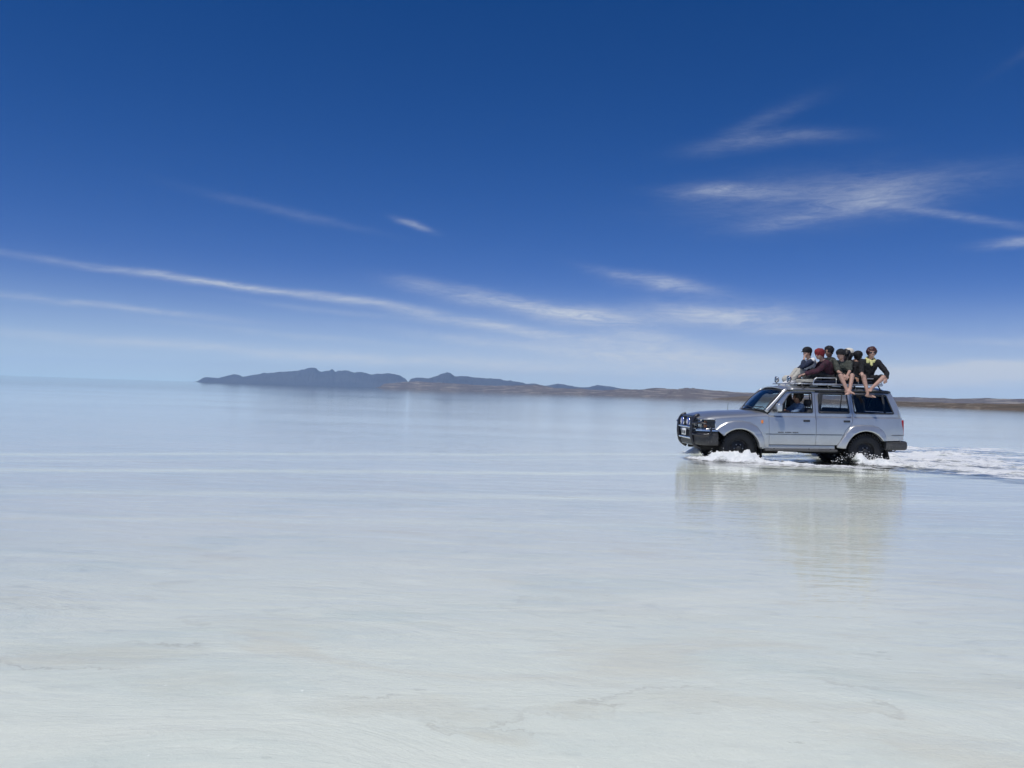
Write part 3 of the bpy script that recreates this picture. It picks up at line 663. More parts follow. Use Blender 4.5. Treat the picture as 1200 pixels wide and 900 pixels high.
bm = bmesh.new(); P = [ws(.035 + .93 * k / 12, .93) for k in range(13)] + [ws(.965, .93 - .88 * k / 8) for k in range(1, 9)] + [ws(.965 - .93 * k / 12, .05) for k in range(1, 13)] + [ws(.035, .05 + .88 * k / 8) for k in range(1, 9)]
tube(bm, P, .017, 6, 1, False); bm_obj('windshield_seal', bm, M['trim'], wsh)
surf('cowl', lambda u, v: (-1.04 + .16 * (2 * u - 1) ** 2 + .08 * v, (2 * u - 1) * .80, 1.225 - .012 * (2 * u - 1) ** 2 - .01 * v), 12, 2, M['trim'], car, .01)
for yy in (-.42, .22):
    bm = bmesh.new(); q = (yy / .815 + 1) / 2
    p0 = Vector(ws(q, .02, .02)); p1 = Vector(ws(q - .16, .12, .045)); p2 = Vector(ws(q - .40 if q > .5 else q - .22, .05, .03)); p3 = Vector(ws(min(.97, q + .08), .14, .02))
    tube(bm, [p0, p1], .008, 6, 1); tube(bm, [p1 + (p2 - p1) * 1.1, p1, p3], .009, 6, 4); rbox(bm, p0, (.05, .05, .035), .01, 2); bm_obj('wiper', bm, M['trim'], car)
def roof(u, v):
    q = 2 * v - 1; x = -.475 + .065 * q * q + u * (2.56 - .10 * q * q - .0)
    e = .745 - .03 * max(0, (x - 1.9)); z = 1.738 + .088 * (1 - abs(q) ** 2.4) - (.025 * (1 - u / .12) ** 2 if u < .12 else 0) - .012 * max(0, u - .5) - (.055 * ((u - .93) / .07) ** 2 if u > .93 else 0)
    return (x, q * e, z - .02 * abs(q) ** 8)
surf('roof', roof, 40, 24, M['paint'], car, .022, [M['paint']])
for s in (-1, 1):
    bm = bmesh.new(); tube(bm, [(-.30, s * .742, 1.735), (.8, s * .745, 1.738), (1.9, s * .735, 1.728), (2.05, s * .71, 1.70)], .02, 8, 6); bm_obj('roof_edge', bm, M['paint'], car)
surf('headliner', lambda u, v: (-.36 + 2.35 * u, (2 * v - 1) * .70, 1.715 + .045 * (1 - (2 * v - 1) ** 2)), 8, 8, M['liner'], car)
def tailx(z): return interp(z, [(.60, 2.33), (1.08, 2.335), (1.18, 2.305), (1.42, 2.235), (1.70, 2.08)])
def tgrid(nm, y0, y1, z0, z1, m, o=0):
    surf(nm, lambda u, v: (tailx(z0 + (z1 - z0) * v) - o - .055 * ((y0 + (y1 - y0) * u) / .8) ** 2, (y0 + (y1 - y0) * u) * (1 - .16 * max(0, (z0 + (z1 - z0) * v) - 1.2) / .5), z0 + (z1 - z0) * v), 10, 10, m, car, .02)
tgrid('tailgate', -.84, .84, .60, 1.24, M['paint']); tgrid('tailgate_frame', -.84, .84, 1.62, 1.715, M['paint'], .002)
tgrid('tailgate_frame', -.84, -.74, 1.243, 1.617, M['paint']); tgrid('tailgate_frame', .74, .84, 1.243, 1.617, M['paint']); 
surf('rear_window', lambda u, v: (tailx(1.243 + .374 * v) - .01 - .055 * ((u * 2 - 1) * .9) ** 2, (2 * u - 1) * .738 * (1 - .12 * v), 1.243 + .374 * v), 10, 6, M['tint'], car)

# bumpers: one section swept round a plan path
def bumper(nm, path, sec, mat):
    P = smooth_path([(x, y, 0) for x, y in path], 5); bm = bmesh.new(); rings = []
    for i, p in enumerate(P):
        t = (P[min(i + 1, len(P) - 1)] - P[max(i - 1, 0)]).normalized(); nr = Vector((t.y, -t.x, 0))
        rings.append([bm.verts.new((p.x + nr.x * o, p.y + nr.y * o, z)) for o, z in sec])
    m = len(sec)
    for a, b in zip(rings, rings[1:]):
        for k in range(m): bm.faces.new((a[k], a[(k + 1) % m], b[(k + 1) % m], b[k]))
    bm.faces.new(rings[0]); bm.faces.new(rings[-1][::-1]); return bm_obj(nm, bm, mat, car, True, 40)
fp = [(-1.985, .915), (-2.13, .905), (-2.27, .865), (-2.365, .76), (-2.41, .55), (-2.425, .2), (-2.425, -.2), (-2.41, -.55), (-2.365, -.76), (-2.27, -.865), (-2.15, -.905), (-1.985, -.915)]
bumper('front_bumper', fp, [(0, .47), (.015, .50), (.022, .60), (.015, .72), (-.01, .755), (-.08, .755), (-.08, .47), (-.03, .455)], M['plastic'])
bumper('bumper_strip', fp[:], [(.012, .762), (.024, .772), (.022, .798), (.0, .808), (-.07, .808), (-.07, .762)], M['chrome'])
rp = [(1.87, -.905), (2.1, -.905), (2.32, -.87), (2.43, -.76), (2.47, -.5), (2.48, 0), (2.47, .5), (2.43, .76), (2.32, .87), (2.1, .905), (1.87, .905)]
bumper('rear_bumper', rp, [(-.01, .40), (.02, .43), (.028, .50), (.02, .57), (-.01, .595), (-.12, .595), (-.12, .42)], M['plastic'])
bm = bmesh.new(); tube(bm, [(2.12, -.62, .41), (2.16, -.62, .36), (2.24, -.62, .36), (2.28, -.62, .41)], .012, 6, 3); bm_obj('tow_loop', bm, M['trim'], car)

# grille
gr = empty('grille', parent=car)
bm = bmesh.new(); rbox(bm, (-2.345, 0, .925), (.03, .80, .21), .005, 1); bm_obj('grille_back', bm, M['under'], gr)
for k in range(5):
    bm = bmesh.new(); rbox(bm, (-2.378, 0, .845 + k * .042), (.02, .79, .014), .004, 1); bm_obj('slat', bm, M['steel'], gr)
bm = bmesh.new(); tube(bm, [(-2.392, .40 * math.cos(a) * .22, .935 + .045 * math.sin(a)) for a in [k * math.pi / 10 for k in range(21)]], .007, 6, 1)
tube(bm, [(-2.392, .035 * math.cos(a), .935 + .044 * math.sin(a)) for a in [k * math.pi / 8 for k in range(17)]], .005, 6, 1)
tube(bm, [(-2.392, .075 * math.cos(a), .955 + .014 * math.sin(a)) for a in [k * math.pi / 8 for k in range(17)]], .005, 6, 1); bm_obj('badge', bm, M['chrome'], gr)

# bull bar with two upright plates, tubes, lamps and number plate
bb = empty('bull_bar', (.10, 0, 0), parent=car)
for s in (-1, 1):
    bm = bmesh.new(); y = s * .53
    tube(bm, [(-2.40, y, 1.115), (-2.48, y, 1.09), (-2.545, y, 1.0), (-2.575, y, .82), (-2.57, y, .66), (-2.53, y, .50), (-2.45, y, .42), (-2.38, y, .38)], .043, 12, 6)
    bm_obj('upright', bm, M['bar'], bb)
    bm = bmesh.new(); tube(bm, [(-2.56, y, .93), (-2.56, s * .70, .945), (-2.49, s * .84, .955), (-2.36, s * .93, .93), (-2.25, s * .955, .87)], .022, 8, 6)
    tube(bm, [(-2.57, y, .70), (-2.55, s * .72, .69), (-2.44, s * .90, .69), (-2.28, s * .955, .72), (-2.25, s * .955, .87)], .020, 8, 6); bm_obj('side_hoop', bm, M['bar'], bb)
for z, x, mt in ((1.085, -2.49, 'bar'), (.845, -2.575, 'chrome'), (.60, -2.565, 'chrome'), (.455, -2.49, 'bar')):
    bm = bmesh.new(); tube(bm, [(x, -.53, z), (x - .008, 0, z), (x, .53, z)], .027, 10, 4); bm_obj('cross_tube', bm, M[mt], bb)
for y in (-.24, .24):
    L = empty('driving_lamp', parent=bb)
    bm = bmesh.new()
    for k, (r, x) in enumerate(((.04, -2.44), (.085, -2.47), (.10, -2.53), (.10, -2.545))): pass
    def disc(bm, prof, c, seg=28):
        rings = [[bm.verts.new((c[0] + x, c[1] + r * math.cos(2 * math.pi * k / seg), c[2] + r * math.sin(2 * math.pi * k / seg))) for k in range(seg)] for r, x in prof]
        for a, b in zip(rings, rings[1:]):
            for k in range(seg): bm.faces.new((a[k], a[(k + 1) % seg], b[(k + 1) % seg], b[k]))
        bm.faces.new(rings[0]); bm.faces.new(rings[-1])
    disc(bm, [(.04, .06), (.085, .03), (.10, -.02), (.102, -.035), (.092, -.04)], (-2.53, y, .962)); bm_obj('lamp_shell', bm, M['chrome'], L)
    bm = bmesh.new(); disc(bm, [(.092, 0), (.088, -.012), (.06, -.018), (.01, -.02)], (-2.571, y, .962)); bm_obj('lamp_cover', bm, M['blue'], L)
    bm = bmesh.new(); tube(bm, [(-2.592, y + .045 * math.cos(a), .962 + .045 * math.sin(a)) for a in [k * math.pi / 10 for k in range(21)]], .007, 6, 1); bm_obj('cover_ring', bm, M['white'], L)
npl = bb
bm = bmesh.new(); rbox(bm, (-2.60, 0, .722), (.008, .33, .15), .002, 1); bm_obj('plate', bm, M['white'], npl)
bm = bmesh.new()
for k in range(7):
    if k == 4: continue
    rbox(bm, (-2.606, -.125 + k * .041, .715), (.003, .026, .07), .001, 1)
bm_obj('plate_characters', bm, M['trim'], npl)['kind'] = 'stuff'

# wheels
def wheel(x, z, s, steer=0.0):
    r = .392; wd = .255
    wh = empty('wheel', (x, s * .745, z), (0, 0, steer), car)
    bm = bmesh.new(); h = wd / 2
    lathe_y(bm, [(.225, -h + .02), (.24, -h + .002), (.30, -h - .006), (.355, -h + .006), (.382, -h + .03), (r, -h + .06), (r, 0), (r, h - .06), (.382, h - .03), (.355, h - .006), (.30, h + .006), (.24, h - .002), (.225, h - .02)], (0, 0, 0), 64)
    for k in range(42):
        a = 2 * math.pi * k / 42
        for sy in (-1, 1): rbox(bm, ((r - .008) * math.cos(a + sy * .035), sy * (h - .04), (r - .008) * math.sin(a + sy * .035)), (.045, .075, .026), 0, 1, Quaternion((0, 1, 0), -a))
        rbox(bm, (r * math.cos(a + .07), 0, r * math.sin(a + .07)), (.02, .07, .032), 0, 1, Quaternion((0, 1, 0), -a))
    bm_obj('tyre', bm, M['rubber'], wh, True, 35)
    bm = bmesh.new(); o = -s
    pr = [(.232, .122), (.222, .125), (.212, .108), (.205, .05), (.19, .03), (.15, .055), (.12, .075), (.075, .07), (.07, .10), (.045, .118), (.0005, .12)]
    lathe_y(bm, [(a, s * b) for a, b in pr], (0, 0, 0), 40); bm_obj('rim', bm, M['rim'], wh)
    bm = bmesh.new()
    for k in range(6): a = k * math.pi / 3; lathe_y(bm, [(.0005, s * .09), (.012, s * .088), (.012, s * .06)], (.095 * math.cos(a), 0, .095 * math.sin(a)), 8)
    bm_obj('wheel_nuts', bm, M['steel'], wh)['kind'] = 'stuff'
    bm = bmesh.new()
    for k in range(8): a = (k + .5) * math.pi / 4; lathe_y(bm, [(.0005, s * .050), (.022, s * .050)], (.168 * math.cos(a), 0, .168 * math.sin(a)), 10)
    bm_obj('rim_holes', bm, M['under'], wh)['kind'] = 'stuff'
for s in (-1, 1): wheel(-1.49, .395, s); wheel(1.435, .355, s)

# chassis
bm = bmesh.new()
rbox(bm, (-.1, 0, .50), (4.3, 1.5, .10), .02, 2)
for s in (-1, 1): rbox(bm, (0, s * .48, .40), (4.5, .09, .13), .01, 1)
rbox(bm, (.75, .25, .34), (.8, .5, .2), .04, 2); rbox(bm, (-.7, 0, .34), (.8, .35, .2), .04, 2)
for x, z in ((-1.49, .36), (1.435, .33)): tube(bm, [(x, -.7, z), (x, .7, z)], .06, 10, 1); rbox(bm, (x, .1, z), (.28, .3, .28), .08, 3)
rbox(bm, (-1.70, 0, .80), (1.25, .86, .5), .05, 2); rbox(bm, (-2.25, 0, .72), (.2, 1.3, .4), .03, 2)
bm_obj('chassis', bm, M['under'], car)
bm = bmesh.new(); tube(bm, [(-.3, -.45, .34), (.8, -.62, .33), (1.0, -.5, .36), (1.7, -.45, .45), (2.2, -.55, .38)], .03, 8, 5); bm_obj('exhaust_pipe', bm, M['rim'], car)
# cabin
bm = bmesh.new(); rbox(bm, (-.86, 0, 1.06), (.36, 1.62, .24), .06, 3); rbox(bm, (-.80, 0, .80), (.2, 1.6, .5), .02, 1); rbox(bm, (-.72, -.38, 1.20), (.16, .34, .08), .03, 3); bm_obj('dashboard', bm, M['inside'], car)
st = empty('steering_wheel', (-.52, -.38, 1.14), (0, R(-62 + 90), 0), car)
bm = bmesh.new(); tube(bm, [(.19 * math.cos(a) , .19 * math.sin(a), 0) for a in [k * math.pi / 14 for k in range(29)]], .014, 8, 1); 
for a in (0, 2.2, 4.1): tube(bm, [(0, 0, -.01), (.18 * math.cos(a), .18 * math.sin(a), 0)], .012, 6, 1)
bm_obj('wheel_rim', bm, M['inside'], st)
bm = bmesh.new(); tube(bm, [(0, 0, 0), (.0, 0, -.35)], .03, 8, 1); bm_obj('column', bm, M['inside'], st)
def seat(x, y, w_, nm, heads):
    e = empty(nm, (x, y, 0), parent=car)
    bm = bmesh.new(); rbox(bm, (-.02, 0, .82), (.50, w_, .18), .05, 3); bm_obj('cushion', bm, M['seat'], e)
    bm = bmesh.new(); rbox(bm, (.27, 0, 1.07), (.15, w_, .52), .05, 3, Quaternion((0, 1, 0), R(12))); bm_obj('backrest', bm, M['seat'], e)
    for h in heads:
        bm = bmesh.new(); rbox(bm, (.36, h, 1.425), (.10, .26, .17), .04, 3, Quaternion((0, 1, 0), R(8)))
        for q in (-.06, .06): tube(bm, [(.34, h + q, 1.30), (.355, h + q, 1.40)], .007, 6, 1)
        bm_obj('headrest', bm, M['seat'], e)
seat(-.08, -.38, .52, 'front_seat', [0]); seat(-.08, .38, .52, 'front_seat', [0]); seat(.86, 0, 1.40, 'rear_seat', [])
bm = bmesh.new(); rbox(bm, (.3, 0, .60), (2.9, 1.6, .06), .01, 1); rbox(bm, (1.75, 0, .66), (.9, 1.55, .1), .01, 1); bm_obj('cabin_floor', bm, M['inside'], car)
bm = bmesh.new(); rbox(bm, (-.44, 0, 1.655), (.03, .22, .07), .01, 2); tube(bm, [(-.43, 0, 1.69), (-.40, 0, 1.76)], .008, 6, 1); bm_obj('rear_view_mirror', bm, M['trim'], car)
for y in (-.38, .36):
    bm = bmesh.new(); rbox(bm, (-.36, y, 1.70), (.17, .40, .016), .006, 1, Quaternion((0, 1, 0), R(8))); bm_obj('sun_visor', bm, M['liner'], car)
bm = bmesh.new(); tube(bm, [(-1.24, .66, 1.19), (-1.235, .66, 1.30), (-1.225, .66, 1.41)], [.006, .003], 6, 3); rbox(bm, (-1.24, .66, 1.195), (.03, .03, .02), .008, 1); bm_obj('antenna', bm, M['trim'], car)

# three small groups of dark letters low on the front door, too small to read
bm = bmesh.new(); x = -.62; rr = random.Random(4)
for nlet in (7, 8, 7):
    for k in range(nlet):
        rbox(bm, (x, -(Wd(x, .772) + .001), .772), (.0135, .002, rr.choice((.022, .026, .024))), 0, 1); x += .0195
    x += .02
bm_obj('door_lettering', bm, M['trim'], car)['kind'] = 'stuff'

# roof rack: part of the car it is bolted to
rk = empty('roof_rack', (0, 0, 0), parent=car)
for s in (-1, 1):
    bm = bmesh.new(); tube(bm, [(.30, s * .63, 1.865), (.315, s * .63, 1.95), (.37, s * .63, 2.0), (.48, s * .63, 2.01), (1.2, s * .63, 2.01), (1.78, s * .63, 2.008), (1.88, s * .63, 1.98), (1.905, s * .63, 1.90), (1.905, s * .63, 1.86)], .0135, 8, 6); bm_obj('top_rail', bm, M['steel'], rk)
    bm = bmesh.new(); rbox(bm, (1.11, s * .63, 1.862), (1.66, .028, .05), .012, 3); tube(bm, [(-.14, s * .60, 1.875), (.30, s * .63, 1.875)], .013, 8, 1); bm_obj('side_rail', bm, M['steel'], rk)
    for x in (.84, 1.36):
        bm = bmesh.new(); tube(bm, [(x, s * .63, 1.88), (x, s * .63, 2.0)], .010, 8, 1); bm_obj('post', bm, M['steel'], rk)
    for x in (.02, .62, 1.25, 1.82):
        bm = bmesh.new(); tube(bm, [(x, s * .62, 1.86), (x, s * .70, 1.80), (x, s * .748, 1.745)], .014, 6, 3); rbox(bm, (x, s * .745, 1.745), (.07, .03, .035), .008, 1); bm_obj('rack_foot', bm, M['trim'], rk)
for x in (-.14, 1.905):
    bm = bmesh.new(); tube(bm, [(x, -.61, 1.872), (x, .61, 1.872)], .014, 8, 1)
    if x > 0: tube(bm, [(x, -.63, 2.0), (x, .63, 2.0)], .013, 8, 1)
    bm_obj('cross_rail', bm, M['steel'], rk)
for k in range(15):
    bm = bmesh.new(); rbox(bm, (.0 + k * .13, 0, 1.865), (.07, 1.22, .016), .005, 1); bm_obj('slat', bm, M['steel'], rk)

# ------------------------------------------------------------------ people
M['skin'] = pm('skin', (.44, .27, .21), .55, 0, .10, 30, sss=.08); M['skin_tan'] = pm('skin_tanned', (.34, .19, .13), .55, 0, .10, 30, sss=.05)
M['hair_black'] = pm('hair_black', (.012, .010, .010), .5, 0, .3, 60, bump=.003); M['hair_red'] = pm('hair_auburn', (.06, .018, .016), .5, 0, .3, 60, bump=.003)
def cloth(nm, c, v=.15): M[nm] = pm('cloth_' + nm, c, .92, 0, v, 14, bump=.003, bscale=35); return M[nm]
cloth('black', (.007, .007, .010)); cloth('navy', (.018, .026, .055)); cloth('white', (.72, .73, .74), .05); cloth('maroon', (.045, .012, .024), .5)
cloth('red', (.20, .018, .024), .35); cloth('olive', (.05, .056, .045), .4); cloth('charcoal', (.016, .017, .021)); cloth('cream', (.70, .66, .55), .06)
cloth('camo', (.05, .052, .045), .9); cloth('yellow', (.62, .60, .26), .1); cloth('denim', (.16, .24, .36), .12); cloth('stone', (.50, .48, .42), .1)
cloth('brown', (.10, .05, .03))
_sph = {}
def sphpts(n=10):
    if n not in _sph:
        b = bmesh.new(); bmesh.ops.create_uvsphere(b, u_segments=n + 2, v_segments=n, radius=1); _sph[n] = [v.co.copy() for v in b.verts]; b.free()
    return _sph[n]
def hull(bm, pts):
    vs = [bm.verts.new(p) for p in pts]; r = bmesh.ops.convex_hull(bm, input=vs)
    dead = list({g for g in r['geom_interior'] + r['geom_unused'] if isinstance(g, bmesh.types.BMVert) and g.is_valid})
    bmesh.ops.delete(bm, geom=dead, context='VERTS')
class Body:
    def __init__(s): s.bm = bmesh.new(); s.seg = []
    def cap(s, a, ra, b, rb, m=0, n=8):
        a, b = Vector(a), Vector(b); hull(s.bm, [a + p * ra for p in sphpts(n)] + [b + p * rb for p in sphpts(n)]); s.seg.append((a, b, ra, rb, m))
    def ell(s, c, ax, rad, m=0, n=12):
        c = Vector(c); hull(s.bm, [c + ax[0] * (p.x * rad[0]) + ax[1] * (p.y * rad[1]) + ax[2] * (p.z * rad[2]) for p in sphpts(n)])
        k = max(range(3), key=lambda i: rad[i]); r = sorted(rad)[1]; d = ax[k] * max(0, rad[k] - r); s.seg.append((c - d, c + d, r, r, m))
    def build(s, name, mats, parent, origin, voxel=.010, it=3, fold=0.0):
        me = bpy.data.meshes.new(name); s.bm.to_mesh(me); s.bm.free()
        o = bpy.data.objects.new(name, me); COL.objects.link(o)
        rm = o.modifiers.new('r', 'REMESH'); rm.mode = 'VOXEL'; rm.voxel_size = voxel; rm.use_smooth_shade = True
        sm = o.modifiers.new('s', 'SMOOTH'); sm.factor = .5; sm.iterations = it
        dg = bpy.context.evaluated_depsgraph_get(); new = bpy.data.meshes.new_from_object(o.evaluated_get(dg))
        o.modifiers.clear(); o.data = new; bpy.data.meshes.remove(me); new.name = name
        n = len(new.vertices); co_ = np.empty(n * 3, np.float32); new.vertices.foreach_get('co', co_); co_ = co_.reshape(-1, 3).astype(float)
        best = np.full(n, 1e9); bm_ = np.zeros(n, int)
        for a, b, ra, rb, m in s.seg:
            A = np.array(a); D = np.array(b) - A; L = max(1e-9, D @ D); t = np.clip((co_ - A) @ D / L, 0, 1)
            d = np.linalg.norm(co_ - A - t[:, None] * D, axis=1) - (ra + (rb - ra) * t); k = d < best; best[k] = d[k]; bm_[k] = m
        if fold:   # creases in the cloth
            nr = np.empty(n * 3, np.float32); new.vertices.foreach_get('normal', nr); nr = nr.reshape(-1, 3)
            for i in np.nonzero(bm_ != 0)[0]:
                p = Vector(co_[i]); q = mnoise.noise(p * 9 + Vector((0, 0, 3 * mnoise.noise(p * 4)))); k = fold * (1 - 2.4 * abs(q)) + fold * .5 * mnoise.noise(p * 26)
                co_[i] += nr[i] * k
        new.materials.clear()
        for m in mats: new.materials.append(m)
        lt = np.empty(len(new.polygons), np.int32); new.polygons.foreach_get('loop_start', lt); li = np.empty(len(new.loops), np.int32); new.loops.foreach_get('vertex_index', li)
        new.polygons.foreach_set('material_index', bm_[li[lt]].astype(np.int32)); new.polygons.foreach_set('use_smooth', np.ones(len(new.polygons), bool))
        co_ -= np.array(origin); new.vertices.foreach_set('co', co_.ravel().astype(np.float32)); new.update()
        o.parent = parent; return o
def frame(f, u=(0, 0, 1)):
    f = Vector(f).normalized(); u = Vector(u); r = f.cross(u).normalized(); u = r.cross(f).normalized(); return f, r, u
def person(label, J, mats, head, cap=None, hair=None, extra=None, group='people on the roof rack', curl=.5, scarf=None, glasses=False, voxel=.010):
    """J: joints in the car's frame.  mats: skin, top, bottom, shoe.  sleeve / trouser lengths by J['sleeve'], J['leg'] in 0..2"""
    org = Vector(J['pelvis']); W_ = CARM @ org
    e = empty('person', W_, CARR); tag(e, label, 'person', group)
    B = Body(); V = {k: Vector(v) for k, v in J.items() if isinstance(v, tuple)}
    pel, che, nec = V['pelvis'], V['chest'], V['neck']; sL, sR = V['sa'], V['sb']
    ax = (sR - sL).normalized(); upv = (nec - pel).normalized(); fw = ax.cross(upv).normalized()
    B.cap(pel - ax * .075, .125, pel + ax * .075, .125, 2); B.cap(pel + upv * .04, .138, (pel + che) * .5, .135, 1); 
    B.cap((pel + che) * .5 - ax * .035, .128, che - ax * .065, .134, 1); B.cap((pel + che) * .5 + ax * .035, .128, che + ax * .065, .134, 1)
    B.cap(che, .13, nec - upv * .07, .08, 1); B.cap(sL, .063, sR, .063, 1); B.cap(che - ax * .07, .11, sL, .070, 1); B.cap(che + ax * .07, .11, sR, .070, 1)
    B.cap(nec - upv * .06, .06, sL, .05, 1); B.cap(nec - upv * .06, .06, sR, .05, 1)
    f, r, u = frame(head['f'], head.get('u', (0, 0, 1))); H = V['head']
    B.cap(nec - upv * .05, .056, H - u * .05 - f * .015, .052, 0)
    # head: skull, face, jaw, brow, nose, lips, ears
    B.ell(H + u * .025 - f * .012, (f, r, u), (.103, .084, .093), 0); B.ell(H + f * .018 - u * .025, (f, r, u), (.074, .069, .090), 0)
    B.cap(H - u * .085 + f * .048 - r * .018, .024, H - u * .085 + f * .048 + r * .018, .024, 0); B.cap(H - u * .06 - f * .01 - r * .045, .022, H - u * .088 + f * .04 - r * .02, .02, 0); B.cap(H - u * .06 - f * .01 + r * .045, .022, H - u * .088 + f * .04 + r * .02, .02, 0)
    B.cap(H + u * .008 + f * .086, .009, H - u * .028 + f * .103, .0135, 0); B.cap(H - r * .034 + u * .024 + f * .076, .011, H + r * .034 + u * .024 + f * .076, .011, 0)
    B.cap(H - u * .055 + f * .082 - r * .014, .009, H - u * .055 + f * .082 + r * .014, .009, 0)
    for q in (-1, 1): B.cap(H + r * q * .078 - f * .008 + u * .012, .013, H + r * q * .076 - f * .002 - u * .022, .010, 0); B.cap(H + r * q * .05 + f * .05 - u * .025, .022, H + r * q * .035 + f * .058 - u * .045, .020, 0)
    sl_, lg = J.get('sleeve', 2), J.get('leg', 2)
    def limb(a, b, ra, rb, cover, pad, m, ms=0):
        a, b = Vector(a), Vector(b); cover = max(0, min(1, cover))
        if cover > 0:
            c = a + (b - a) * cover; rc = ra + (rb - ra) * cover; B.cap(a, ra + pad, c, rc + pad, m)
            if cover < 1: B.cap(c, rc + pad * 1.15, c - (b - a).normalized() * .015, rc + pad * 1.15, m)
        if cover < 1: c = a + (b - a) * cover; B.cap(c, ra + (rb - ra) * cover, b, rb, ms)
    for sd_, el_, ha in (('sa', 'ea', 'ha'), ('sb', 'eb', 'hb')):
        am = J.get('arm', 1); limb(V[sd_], V[el_], .048, .038, sl_, .017, am); limb(V[el_], V[ha], .038, .026, sl_ - 1, .016, am)
        d = (V[ha] - V[el_]).normalized(); pn = V.get('pn' + ha[1], Vector((0, 0, -1))); pn = (pn - d * pn.dot(d)).normalized(); sdv = d.cross(pn).normalized()
        h0 = V[ha]; cu = J.get('curl' + ha[1], curl)
        for q in (-.024, -.008, .008, .024): B.cap(h0 + sdv * q * .7 + d * .015, .016, h0 + sdv * q + d * .085, .0135, 0, 6)
        for k, q in enumerate((-.028, -.010, .009, .027)):
            L_ = (.062, .074, .080, .070)[k]; p0 = h0 + sdv * q * 1.05 + d * .088; a1 = cu * .9; a2 = cu * 2.0
            p1 = p0 + (d * math.cos(a1) + pn * math.sin(a1)) * L_ * .5; p2 = p1 + (d * math.cos(a2) + pn * math.sin(a2)) * L_ * .5
            B.cap(p0, .0095, p1, .009, 0, 6); B.cap(p1, .009, p2, .008, 0, 6)
        ts = J.get('thumb' + ha[1], 1); t0 = h0 + sdv * .026 * ts + d * .03; t1 = t0 + (sdv * ts * .8 + d * .7 + pn * .35).normalized() * .035; t2 = t1 + (sdv * ts * .25 + d + pn * .5).normalized() * .03
        B.cap(t0, .013, t1, .0105, 0, 6); B.cap(t1, .0105, t2, .009, 0, 6)
    for q, kn, an, to in ((-1, 'ka', 'aa', 'ta'), (1, 'kb', 'ab', 'tb')):
        hip = pel + ax * q * .085; limb(hip, V[kn], .080, .056, lg, .016, 2); limb(V[kn], V[an], .054, .034, lg - 1, .014, 2)
        if lg < 2: kn_, an_ = V[kn], V[an]; cd = (an_ - kn_); bk = -(V[to] - an_).normalized(); B.cap(kn_ + cd * .15 + bk * .012, .048, kn_ + cd * .42 + bk * .012, .044, 0 if lg <= 1.1 else 2)
        sh = 3 if J.get('shoes', True) else 0
        fd = (V[to] - V[an]); fdn = fd.normalized(); sidev = fdn.cross(Vector((0, 0, 1))).normalized()
        if sh: B.cap(V[an] - fdn * .03 - Vector((0, 0, .045)), .042, V[an] + fdn * .11 - Vector((0, 0, .05)), .042, 3); B.cap(V[an] + fdn * .11 - Vector((0, 0, .05)), .042, V[an] + fdn * .19 - Vector((0, 0, .06)), .036, 3)
        else:
            B.cap(V[an], .036, V[an] - fdn * .03 + Vector((0, 0, -.03)), .034, 0); B.cap(V[an] - fdn * .03 + Vector((0, 0, -.03)), .032, V[to], .026, 0); B.cap(V[an], .036, V[to], .022, 0); B.cap(V[an] + fd * .4 + sidev * .012, .028, V[to] + sidev * .018, .020, 0); B.cap(V[an] + fd * .4 - sidev * .012, .028, V[to] - sidev * .020, .018, 0)
            for k in range(5): B.cap(V[to] + sidev * (-.030 + .015 * k), .011 if k < 4 else .014, V[to] + sidev * (-.032 + .016 * k) + fdn * (.028 + .006 * k), .009 if k < 4 else .012, 0, 6)
    if extra: extra(B, V, (f, r, u), H)
    B.build('body', [M[m] for m in mats], e, org, voxel, 3, .011)
    def shell(nm, fnc, mt, vox=.009, it=2):
        C = Body(); fnc(C); C.seg = [(a, b, c, d, 1) for a, b, c, d, m in C.seg]; o = C.build(nm, [M[mt], M[mt]], e, org, vox, it, (0 if cap else .018) if nm == 'hair' else .010 if nm in ('scarf', 'headscarf') else .003); return o
    def hairf(C, k=1.0, long=0):
        C.ell(H + u * .038 - f * .026, (f, r, u), (.110 * k, .100 * k, .098 * k), 0); C.cap(H + u * .0 - f * .06, .062, H - u * .05 - f * .065, .05, 0)
        for q in (-1, 1): C.cap(H + r * q * .062 - f * .03 + u * .03, .03, H + r * q * .068 - f * .02 - u * .03, .02, 0)
        C.cap(H + u * .085 + f * .035 - r * .04, .028, H + u * .085 + f * .035 + r * .04, .028, 0)
        if long:
            for q in (-.06, -.02, .03, .06): C.cap(H + r * q - f * .06, .05, H + r * q * 1.3 - f * .085 - u * long, .035, 0)
            for q in (-1, 1): C.cap(H + r * q * .075 + u * .03, .03, H + r * q * .085 + f * .01 - u * long * .8, .026, 0)
    if hair: shell('hair', lambda C: hairf(C, hair.get('k', 1), hair.get('long', 0)), hair['m'])
    if cap:
        def cf(C):
            k = cap.get('k', 1.0)
            C.ell(H + u * .062 - f * .012, (f, r, u), (.118 * k, .103 * k, .080 * k), 0); C.ell(H + u * .040 - f * .014, (f, r, u), (.117 * k, .102 * k, .055), 0)
            if cap['type'] == 'brim':
                for q in (-.045, -.02, 0, .02, .045): C.cap(H + u * .052 + f * .06 + r * q, .010, H + u * (.038 - abs(q) * .3) + f * (.165 - abs(q) * .8) + r * q, .0065, 0, 6)
            if cap['type'] == 'hat':
                for kk in range(16):
                    a = kk * math.pi / 8; dr = f * math.cos(a) + r * math.sin(a); C.cap(H + u * .045 + dr * .075, .012, H + u * .030 + dr * .135, .008, 0, 6)
            if cap['type'] == 'scarf':
                C.ell(H + u * .03 - f * .02, (f, r, u), (.118, .104, .105), 0); C.cap(H - f * .085 + u * .01, .035, H - f * .10 - u * .10, .03, 0)
        shell(cap.get('name', 'cap'), cf, cap['m'])
